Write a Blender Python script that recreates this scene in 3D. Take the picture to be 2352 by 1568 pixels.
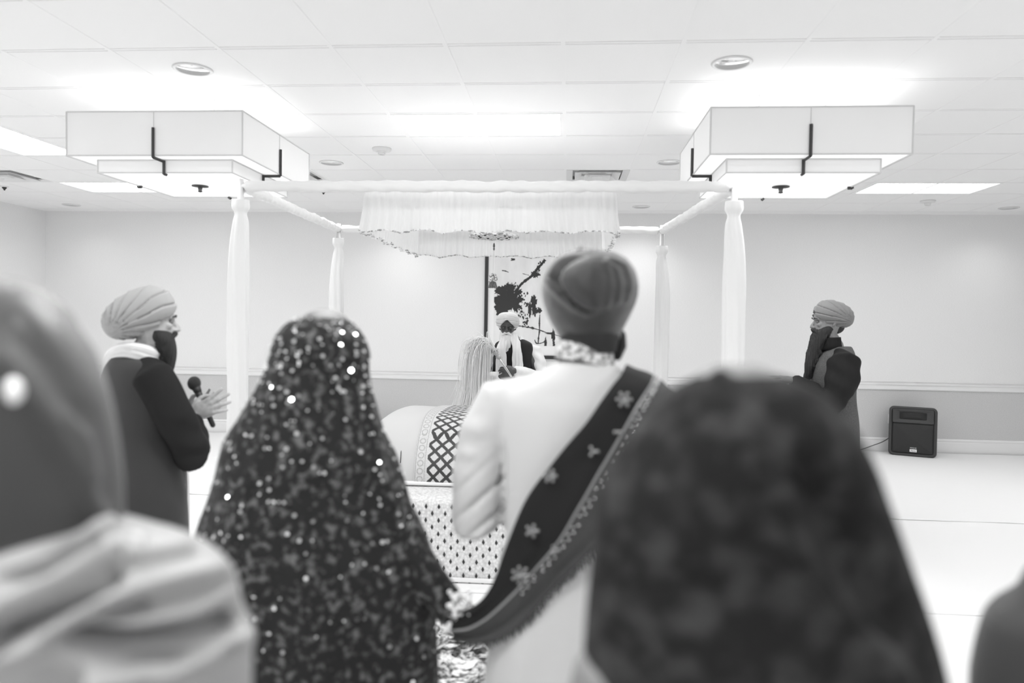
import bpy, bmesh, math, random
from math import sin, cos, pi, exp, atan2, sqrt, radians
from mathutils import Vector as V, Matrix, noise

for o in list(bpy.data.objects):
    bpy.data.objects.remove(o)
S = bpy.context.scene
COL = S.collection
rnd = random.Random(11)

# ------------------------------------------------------------------ camera
CAM = V((0, 0, 1.58))
FPX, YAW, PITCH, ROLL = 1654.7, 0.0773, 0.0271, 0.0158
_f = V((-sin(YAW) * cos(PITCH), cos(YAW) * cos(PITCH), -sin(PITCH)))
_r = V((cos(YAW), sin(YAW), 0))
_d = _f.cross(_r)
CR = cos(ROLL) * _r - sin(ROLL) * _d
CD = sin(ROLL) * _r + cos(ROLL) * _d
cd = bpy.data.cameras.new('camera')
cam = bpy.data.objects.new('camera', cd)
COL.objects.link(cam)
cam.matrix_world = Matrix(((CR.x, -CD.x, -_f.x, CAM.x), (CR.y, -CD.y, -_f.y, CAM.y), (CR.z, -CD.z, -_f.z, CAM.z), (0, 0, 0, 1)))
cd.sensor_width = 36
cd.lens = FPX * 36 / 2352
cd.clip_start = 0.05
cd.dof.use_dof = True
cd.dof.focus_distance = 6.3
cd.dof.aperture_fstop = 1.25
S.camera = cam

# ------------------------------------------------------------------ world, light, exposure
w = bpy.data.worlds.new('world')
S.world = w
w.use_nodes = True
w.node_tree.nodes['Background'].inputs[0].default_value = (1, 1, 1, 1)
w.node_tree.nodes['Background'].inputs[1].default_value = 0.0
S.view_settings.view_transform = 'Standard'
S.view_settings.look = 'None'
S.view_settings.gamma = 1
S.view_settings.exposure = 0.50
S.cycles.use_denoising = True
S.cycles.max_bounces = 8
S.cycles.diffuse_bounces = 6
S.cycles.sample_clamp_indirect = 8
CEIL = 3.01
T, TX, TY = 0.61, -0.0511, 3.739           # ceiling tile size and grid origin
TROFFER = 6.0                              # radiance of a ceiling light panel


def lamp(name, loc, sx, sy, watts, rot=(0, 0, 0)):
    l = bpy.data.lights.new(name, 'AREA')
    l.shape = 'RECTANGLE'
    l.size, l.size_y, l.energy = sx, sy, watts
    o = bpy.data.objects.new(name, l)
    o.location = loc
    o.rotation_euler = rot
    COL.objects.link(o)
    return o


# the ceiling panels that hang above and behind the photographer
for i in (-8, -1, 6):
    for j in (-1.5, -5.5, -9.5):
        lamp('ceiling_panel_light', (TX + i * T, TY + j * T, CEIL - 0.012), 1.2, 0.6, 26)

# the recessed cans along the back wall, washing it from above, and a nearer row
for i, j, pw in ((-10, 8, 9), (-3, 8, 24), (2, 8, 36), (9, 8, 14), (-10, 4, 60), (-3, 4, 40), (2, 4, 40), (9, 4, 90)):  # nearer row's outer two are added out of view as fill
    l = bpy.data.lights.new('downlight_beam', 'SPOT')
    l.energy, l.spot_size, l.spot_blend, l.shadow_soft_size = pw, radians(140), 1.0, 0.1
    o = bpy.data.objects.new('downlight_beam', l)
    o.location = (TX + (i - .5) * T, TY + (j + .5) * T, CEIL - .012)
    COL.objects.link(o)

# ------------------------------------------------------------------ helpers


def ray(x, y):
    return CR * ((x - 1176) / FPX) + CD * ((y - 784) / FPX) + _f


def at(x, y, Y):
    d = ray(x, y)
    return CAM + d * (Y / d.y)


def px(p):
    q = p - CAM
    z = q.dot(_f)
    return (1176 + FPX * q.dot(CR) / z, 784 + FPX * q.dot(CD) / z)


def mat(name, v, rough=0.6, metal=0.0, spec=0.5, emit=0.0, bump=None, vary=None, sheen=0.0, alpha=1.0, trans=0.0):
    m = bpy.data.materials.new(name)
    m.use_nodes = True
    nt = m.node_tree
    b = nt.nodes['Principled BSDF']
    b.inputs['Base Color'].default_value = (v, v, v, 1)
    b.inputs['Roughness'].default_value = rough
    b.inputs['Metallic'].default_value = metal
    b.inputs['Specular IOR Level'].default_value = spec
    b.inputs['Sheen Weight'].default_value = sheen
    b.inputs['Transmission Weight'].default_value = trans
    b.inputs['Alpha'].default_value = alpha
    if emit:
        b.inputs['Emission Color'].default_value = (1, 1, 1, 1)
        b.inputs['Emission Strength'].default_value = emit
    tc = None
    if bump or vary:
        tc = nt.nodes.new('ShaderNodeTexCoord')
    if bump:
        sc, st, stretch = bump
        mp = nt.nodes.new('ShaderNodeMapping')
        mp.inputs['Scale'].default_value = stretch
        nt.links.new(tc.outputs['Object'], mp.inputs[0])
        n = nt.nodes.new('ShaderNodeTexNoise')
        n.inputs['Scale'].default_value = sc
        n.inputs['Detail'].default_value = 4
        nt.links.new(mp.outputs[0], n.inputs['Vector'])
        bp = nt.nodes.new('ShaderNodeBump')
        bp.inputs['Strength'].default_value = st
        bp.inputs['Distance'].default_value = 0.01
        nt.links.new(n.outputs['Fac'], bp.inputs['Height'])
        nt.links.new(bp.outputs[0], b.inputs['Normal'])
    if vary:
        sc, lo, hi, p0, p1, stretch = vary
        mp = nt.nodes.new('ShaderNodeMapping')
        mp.inputs['Scale'].default_value = stretch
        nt.links.new(tc.outputs['Object'], mp.inputs[0])
        n = nt.nodes.new('ShaderNodeTexNoise')
        n.inputs['Scale'].default_value = sc
        n.inputs['Detail'].default_value = 3
        nt.links.new(mp.outputs[0], n.inputs['Vector'])
        r = nt.nodes.new('ShaderNodeValToRGB')
        r.color_ramp.elements[0].position = p0
        r.color_ramp.elements[1].position = p1
        r.color_ramp.elements[0].color = (lo, lo, lo, 1)
        r.color_ramp.elements[1].color = (hi, hi, hi, 1)
        nt.links.new(n.outputs['Fac'], r.inputs[0])
        nt.links.new(r.outputs[0], b.inputs['Base Color'])
    return m


def ip(a, b, t):
    return a + (b - a) * t


def cat(pts, n):
    """resample a list of tuples with a Catmull-Rom curve, n steps per span"""
    out = []
    P = [pts[0]] + list(pts) + [pts[-1]]
    k = len(pts[0])
    for i in range(1, len(P) - 2):
        for s in range(n):
            t = s / n
            row = []
            for c in range(k):
                a, b, d, e = P[i - 1][c], P[i][c], P[i + 1][c], P[i + 2][c]
                row.append(0.5 * (2 * b + (d - a) * t + (2 * a - 5 * b + 4 * d - e) * t * t + (3 * b - a - 3 * d + e) * t ** 3))
            out.append(tuple(row))
    out.append(tuple(pts[-1]))
    return out


class MB:
    def __init__(s):
        s.v, s.f, s.m = [], [], []
        s.cur = 0

    def face(s, *ix):
        s.f.append(ix)
        s.m.append(s.cur)

    def box(s, a, b):
        x0, y0, z0 = a
        x1, y1, z1 = b
        n = len(s.v)
        s.v += [V(p) for p in ((x0, y0, z0), (x1, y0, z0), (x1, y1, z0), (x0, y1, z0), (x0, y0, z1), (x1, y0, z1), (x1, y1, z1), (x0, y1, z1))]
        for q in ((0, 3, 2, 1), (4, 5, 6, 7), (0, 1, 5, 4), (1, 2, 6, 5), (2, 3, 7, 6), (3, 0, 4, 7)):
            s.face(*[n + i for i in q])
        return s

    def loft(s, rings, cap0=True, cap1=True, closed=True):
        n0 = len(s.v)
        N = len(rings[0])
        for r in rings:
            s.v += [V(p) for p in r]
        for k in range(len(rings) - 1):
            for i in range(N if closed else N - 1):
                a, b = n0 + k * N + i, n0 + k * N + (i + 1) % N
                s.face(a, b, b + N, a + N)
        if closed:
            for flag, k in ((cap0, 0), (cap1, len(rings) - 1)):
                if flag:
                    c = V((0, 0, 0))
                    for p in rings[k]:
                        c += V(p)
                    s.v.append(c / N)
                    ci = len(s.v) - 1
                    for i in range(N):
                        a, b = n0 + k * N + i, n0 + k * N + (i + 1) % N
                        if k == 0:
                            s.face(ci, b, a)
                        else:
                            s.face(ci, a, b)
        return s

    def tube(s, path, rad, N=12, up=None, caps=True, round_=True):
        """path of points, radius per point (number or (side, up) pair)"""
        path = [V(p) for p in path]
        n = len(path)
        rad = [r if isinstance(r, tuple) else (r, r) for r in rad]
        rings = []
        u = V(up) if up else None
        for i in range(n):
            t = (path[min(i + 1, n - 1)] - path[max(i - 1, 0)]).normalized()
            if u is None:
                u = V((0, 0, 1)) if abs(t.z) < 0.9 else V((0, 1, 0))
            a = t.cross(u)
            if a.length < 1e-6:
                a = t.cross(V((1, 0, 0.1)))
            a.normalize()
            b = a.cross(t).normalized()
            u = b
            rings.append((path[i], a, b, t, rad[i]))
        out = []

        def ring(c, a, b, ra, rb):
            return [c + a * (cos(2 * pi * k / N) * ra) + b * (sin(2 * pi * k / N) * rb) for k in range(N)]
        if round_ and caps:
            c, a, b, t, r = rings[0]
            for g in (0.95, 0.6):
                q = sqrt(1 - g * g)
                out.append(ring(c - t * (min(r) * g), a, b, r[0] * q, r[1] * q))
        for c, a, b, t, r in rings:
            out.append(ring(c, a, b, r[0], r[1]))
        if round_ and caps:
            c, a, b, t, r = rings[-1]
            for g in (0.6, 0.95):
                q = sqrt(1 - g * g)
                out.append(ring(c + t * (min(r) * g), a, b, r[0] * q, r[1] * q))
        return s.loft(out, caps, caps)

    def ell(s, c, rx, ry, rz, N=16, K=10, M=None):
        c = V(c)
        rings = []
        for k in range(K + 1):
            ph = pi * (k + 0.02) / (K + 0.04) - pi / 2
            r = []
            for i in range(N):
                p = V((rx * cos(ph) * cos(2 * pi * i / N), ry * cos(ph) * sin(2 * pi * i / N), rz * sin(ph)))
                r.append(c + (M @ p if M else p))
            rings.append(r)
        return s.loft(rings)

    def lathe(s, c, prof, N=32):
        return s.loft([[V(c) + V((r * cos(2 * pi * i / N), r * sin(2 * pi * i / N), z)) for i in range(N)] for r, z in prof])

    def prism(s, poly, y0, y1):
        """poly of (x, z) extruded in y"""
        n = len(s.v)
        k = len(poly)
        s.v += [V((x, y0, z)) for x, z in poly] + [V((x, y1, z)) for x, z in poly]
        s.face(*range(n, n + k))
        s.face(*reversed(range(n + k, n + 2 * k)))
        for i in range(k):
            j = (i + 1) % k
            s.face(n + j, n + i, n + k + i, n + k + j)
        return s

    def build(s, name, m, parent=None, smooth=True, remesh=0, relax=0, disp=None, bevel=0, solid=0, sub=0, flat=False):
        me = bpy.data.meshes.new(name)
        me.from_pydata([tuple(p) for p in s.v], [], s.f)
        ms = m if isinstance(m, (list, tuple)) else [m]
        if len(ms) > 1:
            me.polygons.foreach_set('material_index', s.m)
        o = bpy.data.objects.new(name, me)
        COL.objects.link(o)
        if not flat:
            bm = bmesh.new()
            bm.from_mesh(me)
            bmesh.ops.recalc_face_normals(bm, faces=bm.faces)
            bm.to_mesh(me)
            bm.free()
        mods = 0
        if remesh:
            r = o.modifiers.new('r', 'REMESH')
            r.mode = 'VOXEL'
            r.voxel_size = remesh
            mods = 1
        if relax:
            r = o.modifiers.new('s', 'SMOOTH')
            r.factor = 0.5
            r.iterations = relax
            mods = 1
        if sub:
            r = o.modifiers.new('u', 'SUBSURF')
            r.levels = r.render_levels = sub
            mods = 1
        if mods:
            dg = bpy.context.evaluated_depsgraph_get()
            dg.update()
            me2 = bpy.data.meshes.new_from_object(o.evaluated_get(dg))
            o.modifiers.clear()
            o.data = me2
            bpy.data.meshes.remove(me)
            me = me2
            me.name = name
        if disp:
            no = [v.normal.copy() for v in me.vertices]
            for v, n in zip(me.vertices, no):
                q = disp(v.co, n)
                if isinstance(q, V):
                    v.co = v.co + q
                else:
                    v.co = v.co + n * q
        me.materials.clear()
        for q in ms:
            me.materials.append(q)
        if smooth:
            me.polygons.foreach_set('use_smooth', [True] * len(me.polygons))
        if parent is not None:
            base = parent['_base'] if '_base' in parent else (0, 0, 0)
            off = V(base)
            o.parent = parent
        else:
            zs = [v.co for v in me.vertices]
            off = V((sum(p.x for p in zs) / len(zs), sum(p.y for p in zs) / len(zs), min(p.z for p in zs)))
            o.location = off
        me.transform(Matrix.Translation(-off))
        if parent is not None and parent.type == 'MESH':
            o.location = (0, 0, 0)
        if bevel:
            b = o.modifiers.new('bevel', 'BEVEL')
            b.width = bevel
            b.segments = 3
            b.limit_method = 'ANGLE'
            for p in me.polygons:
                p.use_smooth = True
        if solid:
            b = o.modifiers.new('solid', 'SOLIDIFY')
            b.thickness = solid
            b.offset = 0
        me.update()
        return o


BASES = {}


def thing(name, label, cat_, loc, group=None):
    o = bpy.data.objects.new(name, None)
    o.empty_display_size = 0.1
    COL.objects.link(o)
    o.location = loc
    BASES[o.name] = V(loc)
    tag(o, label, cat_, group)
    return o


def tag(o, label=None, cat_=None, group=None, kind=None):
    if label:
        o['label'] = label
    if cat_:
        o['category'] = cat_
    if group:
        o['group'] = group
    if kind:
        o['kind'] = kind
    return o


_build = MB.build


def build(s, name, m, parent=None, **k):
    """mesh built in world coordinates; re-expressed in its parent's frame"""
    if parent is None:
        return _build(s, name, m, None, **k)
    o = _build(s, name, m, None, **k)
    wl = V(o.location)
    pb = BASES[parent.name]
    BASES[o.name] = wl
    o.parent = parent
    o.location = wl - pb
    return o


MB.build = build


def struct(o):
    o['kind'] = 'structure'
    return o


def copytree(o, loc, label):
    c = o.copy()
    COL.objects.link(c)
    c.location = loc
    c['label'] = label
    BASES[c.name] = V(loc)
    for ch in list(o.children):
        d = ch.copy()
        COL.objects.link(d)
        d.parent = c
        for g in list(ch.children):
            e = g.copy()
            COL.objects.link(e)
            e.parent = d
    return c


def nz(p, s=1.0):
    return noise.noise(V(p) * s)


def seg_dist(p, poly):
    """distance from 2-D p to a polyline, and signed side of the nearest segment"""
    best = (1e9, 0)
    for (ax, ay), (bx, by) in zip(poly, poly[1:]):
        dx, dy = bx - ax, by - ay
        t = max(0, min(1, ((p[0] - ax) * dx + (p[1] - ay) * dy) / (dx * dx + dy * dy)))
        ex, ey = p[0] - ax - t * dx, p[1] - ay - t * dy
        d = sqrt(ex * ex + ey * ey)
        if d < best[0]:
            best = (d, dx * ey - dy * ex)
    return best


# ------------------------------------------------------------------ materials
ONE = (1, 1, 1)
m_ceil = mat('ceiling_tile', 0.9, 0.9, bump=(160, 0.06, ONE))
m_grid = mat('ceiling_tee', 0.9, 0.6)
m_wallu = mat('wallpaper_upper', 0.82, 0.8, spec=0.2, vary=(60, 0.78, 0.86, 0.3, 0.7, (1, 1, 6)))
m_walll = mat('wallpaper_lower', 0.60, 0.85, spec=0.2, vary=(150, 0.52, 0.68, 0.3, 0.7, ONE), bump=(150, 0.3, ONE))
m_trim = mat('trim_paint', 0.82, 0.45)
m_floor = mat('carpet', 0.35, 0.95, vary=(60, 0.3, 0.4, 0.3, 0.7, ONE))
m_sheet = mat('white_sheet', 0.84, 0.85, spec=0.2, bump=(14, 0.12, ONE))
m_white = mat('white_cloth', 0.78, 0.8, spec=0.2, sheen=0.2)
m_sheer = mat('sheer_white_cloth', 0.82, 0.85, spec=0.1)
_nt = m_sheer.node_tree
_tr = _nt.nodes.new('ShaderNodeBsdfTranslucent')
_tr.inputs[0].default_value = (.92, .92, .92, 1)
_mx = _nt.nodes.new('ShaderNodeMixShader')
_mx.inputs[0].default_value = .45
_nt.links.new(_nt.nodes['Principled BSDF'].outputs[0], _mx.inputs[1])
_nt.links.new(_tr.outputs[0], _mx.inputs[2])
_nt.links.new(_mx.outputs[0], _nt.nodes['Material Output'].inputs[0])
m_white2 = mat('white_satin', 0.84, 0.55, spec=0.3, sheen=0.2)
m_hem = mat('hem_trim', 0.55, 0.4, vary=(40, 0.28, 0.85, 0.40, 0.52, ONE))
m_metalw = mat('white_metal', 0.75, 0.4)
m_steel = mat('silver_metal', 0.75, 0.2, metal=1)
m_refl = mat('reflector', 0.85, 0.12, metal=1)
m_black = mat('black_metal', 0.025, 0.5)
m_plast = mat('charcoal_plastic', 0.042, 0.55, bump=(300, 0.2, ONE))
m_grille = mat('black_grille', 0.022, 0.7)
m_dark = mat('black_cloth', 0.028, 0.9, spec=0.15, sheen=0.1)
m_glow = mat('lit_panel', 0.9, 0.5, emit=TROFFER)
m_bulb = mat('lit_bulb', 0.9, 0.5, emit=6)
m_shade = mat('lamp_shade_fabric', 0.72, 0.8, emit=0.1)
m_shadeedge = mat('shade_edge', 0.62, 0.6)
m_diff = mat('lamp_diffuser', 0.8, 0.6, emit=0.38)

# ------------------------------------------------------------------ the room
XL, XR, YB, YF = -7.232, 7.3, 9.479, -4.6
struct(MB().box((XL - .2, YF - .2, -.15), (XR + .2, YB + .2, 0)).build('floor', m_floor, smooth=False))
taken = set()
troff = []
for i in (-2, 5, -9):
    for j in (2, 6):
        if i == -9 and j == 2:
            continue
        if i == 5 and j == 2:
            continue
        troff.append((i, j, 2, 1))
troff.append((-8, 2, 1, 2))
vents = [(0, 5), (-10, 5), (-5, 5)]
for i, j, a, b in troff:
    for p in range(a):
        for q in range(b):
            taken.add((i + p, j + q))
for i, j in vents:
    taken.add((i, j))
cb = MB()
cb.box((XL - .2, YF - .2, CEIL + .05), (XR + .2, YB + .2, CEIL + .2))
i0, i1 = int((XL - TX) / T) - 1, int((XR - TX) / T) + 1
j0, j1 = int((YF - TY) / T) - 1, int((YB - TY) / T) + 1
for i in range(i0, i1 + 1):
    for j in range(j0, j1 + 1):
        if (i, j) in taken:
            continue
        x0, y0 = TX + i * T, TY + j * T
        a, b = max(x0 + .0115, XL), min(x0 + T - .0115, XR)
        c, d = max(y0 + .0175, YF), min(y0 + T - .0175, YB)
        if b - a > .03 and d - c > .03:
            cb.box((a, c, CEIL), (b, d, CEIL + .05))
cb.cur = 1
for i in range(i0, i1 + 2):
    x = TX + i * T
    if XL < x < XR:
        cb.box((x - .012, YF, CEIL - .002), (x + .012, YB, CEIL + .02))
for j in range(j0, j1 + 2):
    y = TY + j * T
    if YF < y < YB:
        for i in range(i0, i1 + 1):
            a, b = max(TX + i * T + .012, XL), min(TX + (i + 1) * T - .012, XR)
            if b > a:
                cb.box((a, y - .0115, CEIL), (b, y + .0115, CEIL + .02))
struct(cb.build('ceiling', [m_ceil, m_grid], smooth=False))


def wall(side):
    for zz, m, nm in ((0, m_walll, 'wall_%s'), (1, m_wallu, 'wall_%s_upper')):
        z0, z1 = ((0, .85), (.85, CEIL + .05))[zz]
        b = MB()
        if side == 'back':
            b.box((XL, YB, z0), (XR, YB + .2, z1))
        if side == 'front':
            b.box((XL, YF - .2, z0), (XR, YF, z1))
        if side == 'left':
            b.box((XL - .2, YF, z0), (XL, YB, z1))
        if side == 'right':
            b.box((XR, YF, z0), (XR + .2, YB, z1))
        struct(b.build(nm % side, m, smooth=False))


for sd in ('back', 'left', 'right', 'front'):
    wall(sd)


def run(name, prof):
    """moulding profile (out, z) along the back and left walls"""
    for side in ('back', 'left', 'right'):
        b = MB()
        rings = []
        for k in (0, 1):
            r = []
            for o_, z in prof:
                if side == 'back':
                    r.append(((XL, XR)[k], YB - o_, z))
                elif side == 'left':
                    r.append((XL + o_, (YF, YB)[k], z))
                else:
                    r.append((XR - o_, (YB, YF)[k], z))
            rings.append(r)
        b.loft(rings)
        struct(b.build(name % side, m_trim, smooth=False))


run('trim_chair_rail_%s', [(0, .795), (.012, .795), (.018, .803), (.018, .822), (.012, .826), (.012, .852), (.024, .862), (.024, .876), (.014, .884), (.014, .894), (.03, .9), (.03, .906), (0, .906)])
run('baseboard_%s', [(0, 0), (.016, 0), (.016, .14), (.013, .145), (.013, .155), (.019, .16), (.019, .176), (.008, .186), (0, .186)])

# ------------------------------------------------------------------ white sheets on the floor
def sheet(x0, x1, y0, y1, z, seed, label, fold=0.0):
    b = MB()
    nx, ny = int((x1 - x0) / .07), int((y1 - y0) / .05)
    rows = []
    for j in range(ny + 1):
        r = []
        for i in range(nx + 1):
            x, y = ip(x0, x1, i / nx), ip(y0, y1, j / ny)
            e = .012 * noise.noise((x * 1.1, seed, 0)) + .006 * noise.noise((x * 5, seed, 3))
            if j == 0:
                y += e
            h = .004 * abs(noise.noise((x * 1.3 + seed, y * 1.9, 0))) + .004 * max(0, noise.noise((x * 4 + y * 2, y * 5 - x, seed)))
            lift = 0
            if j <= 1 and fold:
                lift = fold * max(0, noise.noise((x * 3.1, seed * 3.7, 5)) - .25) * 2
            r.append((x, y, z + h + lift))
        rows.append(r)
    b.loft(rows, closed=False)
    o = b.build('floor_sheet', m_sheet, solid=.002)
    return tag(o, label, 'sheet', 'white sheets spread over the floor')


sheet(-7.1, 7.1, 6.1, 9.44, .012, 1.3, 'white floor sheet reaching up to the back wall baseboard', .02)
sheet(-7.1, 7.1, 4.1, 6.16, .008, 4.1, 'white floor sheet lying between the wall sheet and the nearest sheet', .05)
sheet(-7.1, 7.1, -1.5, 4.16, .004, 7.7, 'white floor sheet nearest the viewer under the standing wedding party')

# ------------------------------------------------------------------ ceiling fittings
WH = {(-2, 2): 'white ceiling light panel above the front canopy rail, in front of the smoke detector',
      (-2, 6): 'white ceiling light panel seen just over the middle of the canopy front rail',
      (5, 6): 'white ceiling light panel beyond the right pendant lamp',
      (-9, 6): 'white ceiling light panel beyond and below the left pendant lamp',
      (-8, 2): 'white ceiling light panel at the left edge beside the left pendant lamp'}
for i, j, a, b in troff:
    x0, x1, y0, y1 = TX + i * T + .012, TX + (i + a) * T - .012, TY + j * T + .012, TY + (j + b) * T - .012
    t = thing('ceiling_light', WH[(i, j)], 'ceiling light', ((x0 + x1) / 2, (y0 + y1) / 2, CEIL), 'lit panels in the tiled ceiling')
    f = MB()
    for q in (((x0, y0), (x1, y0 + .02)), ((x0, y1 - .02), (x1, y1)), ((x0, y0 + .02), (x0 + .02, y1 - .02)), ((x1 - .02, y0 + .02), (x1, y1 - .02))):
        f.box((q[0][0], q[0][1], CEIL - .003), (q[1][0], q[1][1], CEIL + .05))
    f.build('frame', m_grid, t, smooth=False)
    MB().box((x0 + .02, y0 + .02, CEIL + .006), (x1 - .02, y1 - .02, CEIL + .02)).build('diffuser', m_glow, t, smooth=False)

DL = [((-3, 0), 'recessed round ceiling downlight nearest the viewer, left of the middle'),
      ((2, 0), 'recessed round ceiling downlight nearest the viewer, above the right pendant lamp'),
      ((-3, 4), 'recessed downlight to the right of the left pendant lamp'),
      ((2, 4), 'recessed downlight just left of the right pendant lamp'),
      ((-10, 8), 'recessed downlight close to the left corner of the back wall'),
      ((2, 8), 'recessed downlight between the canopy cloth and the right back canopy pole'),
      ((9, 8), 'recessed downlight close to the back wall at the right edge')]
first = None
for (i, j), lab in DL:
    c = V((TX + (i - .5) * T, TY + (j + .5) * T, CEIL))
    if first is None:
        t = thing('recessed_downlight', lab, 'ceiling light', c, 'recessed round downlights')
        MB().lathe(c, [(.092, .002), (.108, .0), (.11, -.003), (.104, -.008), (.093, -.008), (.09, -.002), (.092, .002)], 40).build('trim_ring', m_metalw, t)
        MB().lathe(c, [(.0905, -.006), (.090, .004), (.082, .022), (.066, .038), (.045, .046), (.0, .047)], 40).build('reflector', m_refl, t)
        MB().lathe(c, [(0, .008), (.016, .010), (.028, .022), (.030, .034), (.014, .046), (0, .046)], 20).build('bulb', mat('frosted_bulb', .35, .3), t)
        first = t
    else:
        copytree(first, c, lab)

VL = [((0, 5), 'square ceiling air vent behind the canopy front rail, right of the middle'),
      ((-10, 5), 'square ceiling air vent at the left edge of the picture'),
      ((-5, 5), 'square ceiling air vent half hidden behind the left pendant lamp')]
first = None
m_slot = mat('vent_shadow_gap', 0.05, 0.8)
for (i, j), lab in VL:
    c = V((TX + (i + .5) * T, TY + (j + .5) * T, CEIL))
    if first is None:
        t = thing('ceiling_vent', lab, 'air vent', c, 'square ceiling air vents')
        MB().box(c + V((-.29, -.29, .10)), c + V((.29, .29, .12))).build('duct_plate', m_slot, t, smooth=False)
        for r0, r1, z0, z1 in ((.297, .235, -.004, .012), (.215, .15, -.012, .03), (.125, .06, -.02, .02)):
            b = MB()
            def sq(r, z):
                return [c + V((-r, -r, z)), c + V((r, -r, z)), c + V((r, r, z)), c + V((-r, r, z))]
            b.loft([sq(r0, z0), sq(r1, z1), sq(r1, z1 + .006), sq(r0, z0 + .006), sq(r0, z0)], False, False)
            b.build('louver_ring', m_metalw, t, smooth=False)
        MB().box(c + V((-.05, -.05, -.014)), c + V((.05, .05, -.008))).build('centre_plate', m_metalw, t, smooth=False)
        first = t
    else:
        copytree(first, c, lab)

SMK = [((-1.577, 5.954), 'round white smoke detector on the ceiling left of the middle light panel'),
       ((3.994, 8.449), 'round white smoke detector on the ceiling near the right back wall')]
first = None
for (x, y), lab in SMK:
    c = V((x, y, CEIL))
    if first is None:
        t = thing('smoke_detector', lab, 'smoke detector', c, 'smoke detectors')
        MB().lathe(c, [(.0, 0), (.078, 0), (.08, -.006), (.074, -.02), (.045, -.026), (.0, -.026)], 32).build('base', m_metalw, t)
        MB().lathe(c, [(.0, -.024), (.034, -.024), (.034, -.034), (.03, -.036), (.03, -.042), (.033, -.044), (.028, -.052), (0, -.053)], 24).build('sensor_cap', m_metalw, t)
        first = t
    else:
        copytree(first, c, lab)
SPK = [((-6.336, 7.663), 'small dark sprinkler head on the ceiling at the left edge'),
       ((-2.74, 7.871), 'small dark sprinkler head under the left part of the canopy rail')]
first = None
for (x, y), lab in SPK:
    c = V((x, y, CEIL))
    if first is None:
        t = thing('sprinkler_head', lab, 'sprinkler', c, 'ceiling sprinklers')
        MB().lathe(c, [(0, 0), (.045, 0), (.042, -.006), (.02, -.01), (0, -.01)], 24).build('escutcheon', m_metalw, t)
        MB().lathe(c, [(0, -.008), (.022, -.009), (.024, -.018), (.012, -.03), (.008, -.042), (.0, -.046)], 16).build('nozzle', m_black, t)
        first = t
    else:
        copytree(first, c, lab)


# ------------------------------------------------------------------ two-tier pendant lamps
def pendant(cx, cy, label):
    R1, R2, Z0, Z1, Z2 = .56, .44, 2.83, 2.562, 2.482
    t = thing('pendant_lamp', label, 'lamp', (cx, cy, CEIL), 'two-tier square pendant lamps')

    def sqring(r, z):
        return [(cx - r, cy - r, z), (cx + r, cy - r, z), (cx + r, cy + r, z), (cx - r, cy + r, z)]
    for nm, r, za, zb in (('upper_shade', R1, Z0, Z1), ('lower_shade', R2, Z1, Z2)):
        b = MB()
        b.loft([sqring(r, za), sqring(r, zb), sqring(r - .006, zb), sqring(r - .006, za), sqring(r, za)], False, False)
        sh = b.build(nm, m_shade, t, smooth=False)
        e = MB()
        for z in (za, zb):
            for k in range(4):
                p, q = V(sqring(r + .001, z)[k]), V(sqring(r + .001, z)[(k + 1) % 4])
                e.tube([p, q], [.005, .005], 6, round_=False)
        for p in sqring(r + .001, 0):
            e.tube([(p[0], p[1], za), (p[0], p[1], zb)], [.005, .005], 6, round_=False)
        e.build('edge_binding', m_shadeedge, sh, smooth=False)
        for k, (ax, ay) in enumerate(((0, -1), (1, 0), (0, 1), (-1, 0))):
            MB().tube([(cx + ax * (r + .001), cy + ay * (r + .001), za), (cx + ax * (r + .001), cy + ay * (r + .001), zb)], [.0025] * 2, 6, round_=False).build('seam', m_shadeedge, sh, smooth=False)
    b = MB().box((cx - R1 + .008, cy - R1 + .008, Z1 + .004), (cx + R1 - .008, cy + R1 - .008, Z1 + .01))
    b.build('upper_diffuser', m_diff, t, smooth=False)
    b = MB().box((cx - R2 + .008, cy - R2 + .008, Z2 + .004), (cx + R2 - .008, cy + R2 - .008, Z2 + .01))
    b.build('lower_diffuser', m_diff, t, smooth=False)
    for ax, ay in ((0, -1), (1, 0), (0, 1), (-1, 0)):
        b = MB()

        def bar(p, q, wd=.010):
            p, q = V(p), V(q)
            b.tube([p, q], [(wd, wd)] * 2, 4, round_=False)
        o1, o2 = R1 + .008, R2 + .008
        A = (cx + ax * o1, cy + ay * o1)
        B = (cx + ax * o2, cy + ay * o2)
        bar((A[0], A[1], Z0 - .10), (A[0], A[1], Z1 - .012))
        bar((A[0], A[1], Z1 - .012), (B[0], B[1], Z1 - .012))
        bar((B[0], B[1], Z1 - .006), (B[0], B[1], Z2 - .012))
        bar((B[0], B[1], Z2 - .008), (B[0] - ax * .03, B[1] - ay * .03, Z2 - .008))
        b.build('bracket', m_black, t, smooth=False)
    f = MB().lathe((cx, cy, Z2), [(0, .002), (.055, 0), (.055, -.004), (.016, -.006), (.012, -.03), (.014, -.04), (0, -.044)], 24)
    f.build('finial', m_black, t)
    for ax, ay in ((.2, .2), (-.2, .2), (.2, -.2), (-.2, -.2)):
        MB().tube([(cx + ax, cy + ay, Z1 + .01), (cx + ax, cy + ay, CEIL)], [.006] * 2, 8, round_=False).build('hanging_rod', m_metalw, t)
    lamp('pendant_uplight', (cx, cy, Z0 - .03), .95, .95, 2.5, (pi, 0, 0))
    lamp('pendant_downlight', (cx, cy, Z2 - .002), .8, .8, 7)


pendant(-2.545, 4.81, 'two-tier square white pendant lamp on the left, with dark stepped brackets')
pendant(1.357, 4.81, 'two-tier square white pendant lamp on the right, with dark stepped brackets')

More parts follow.
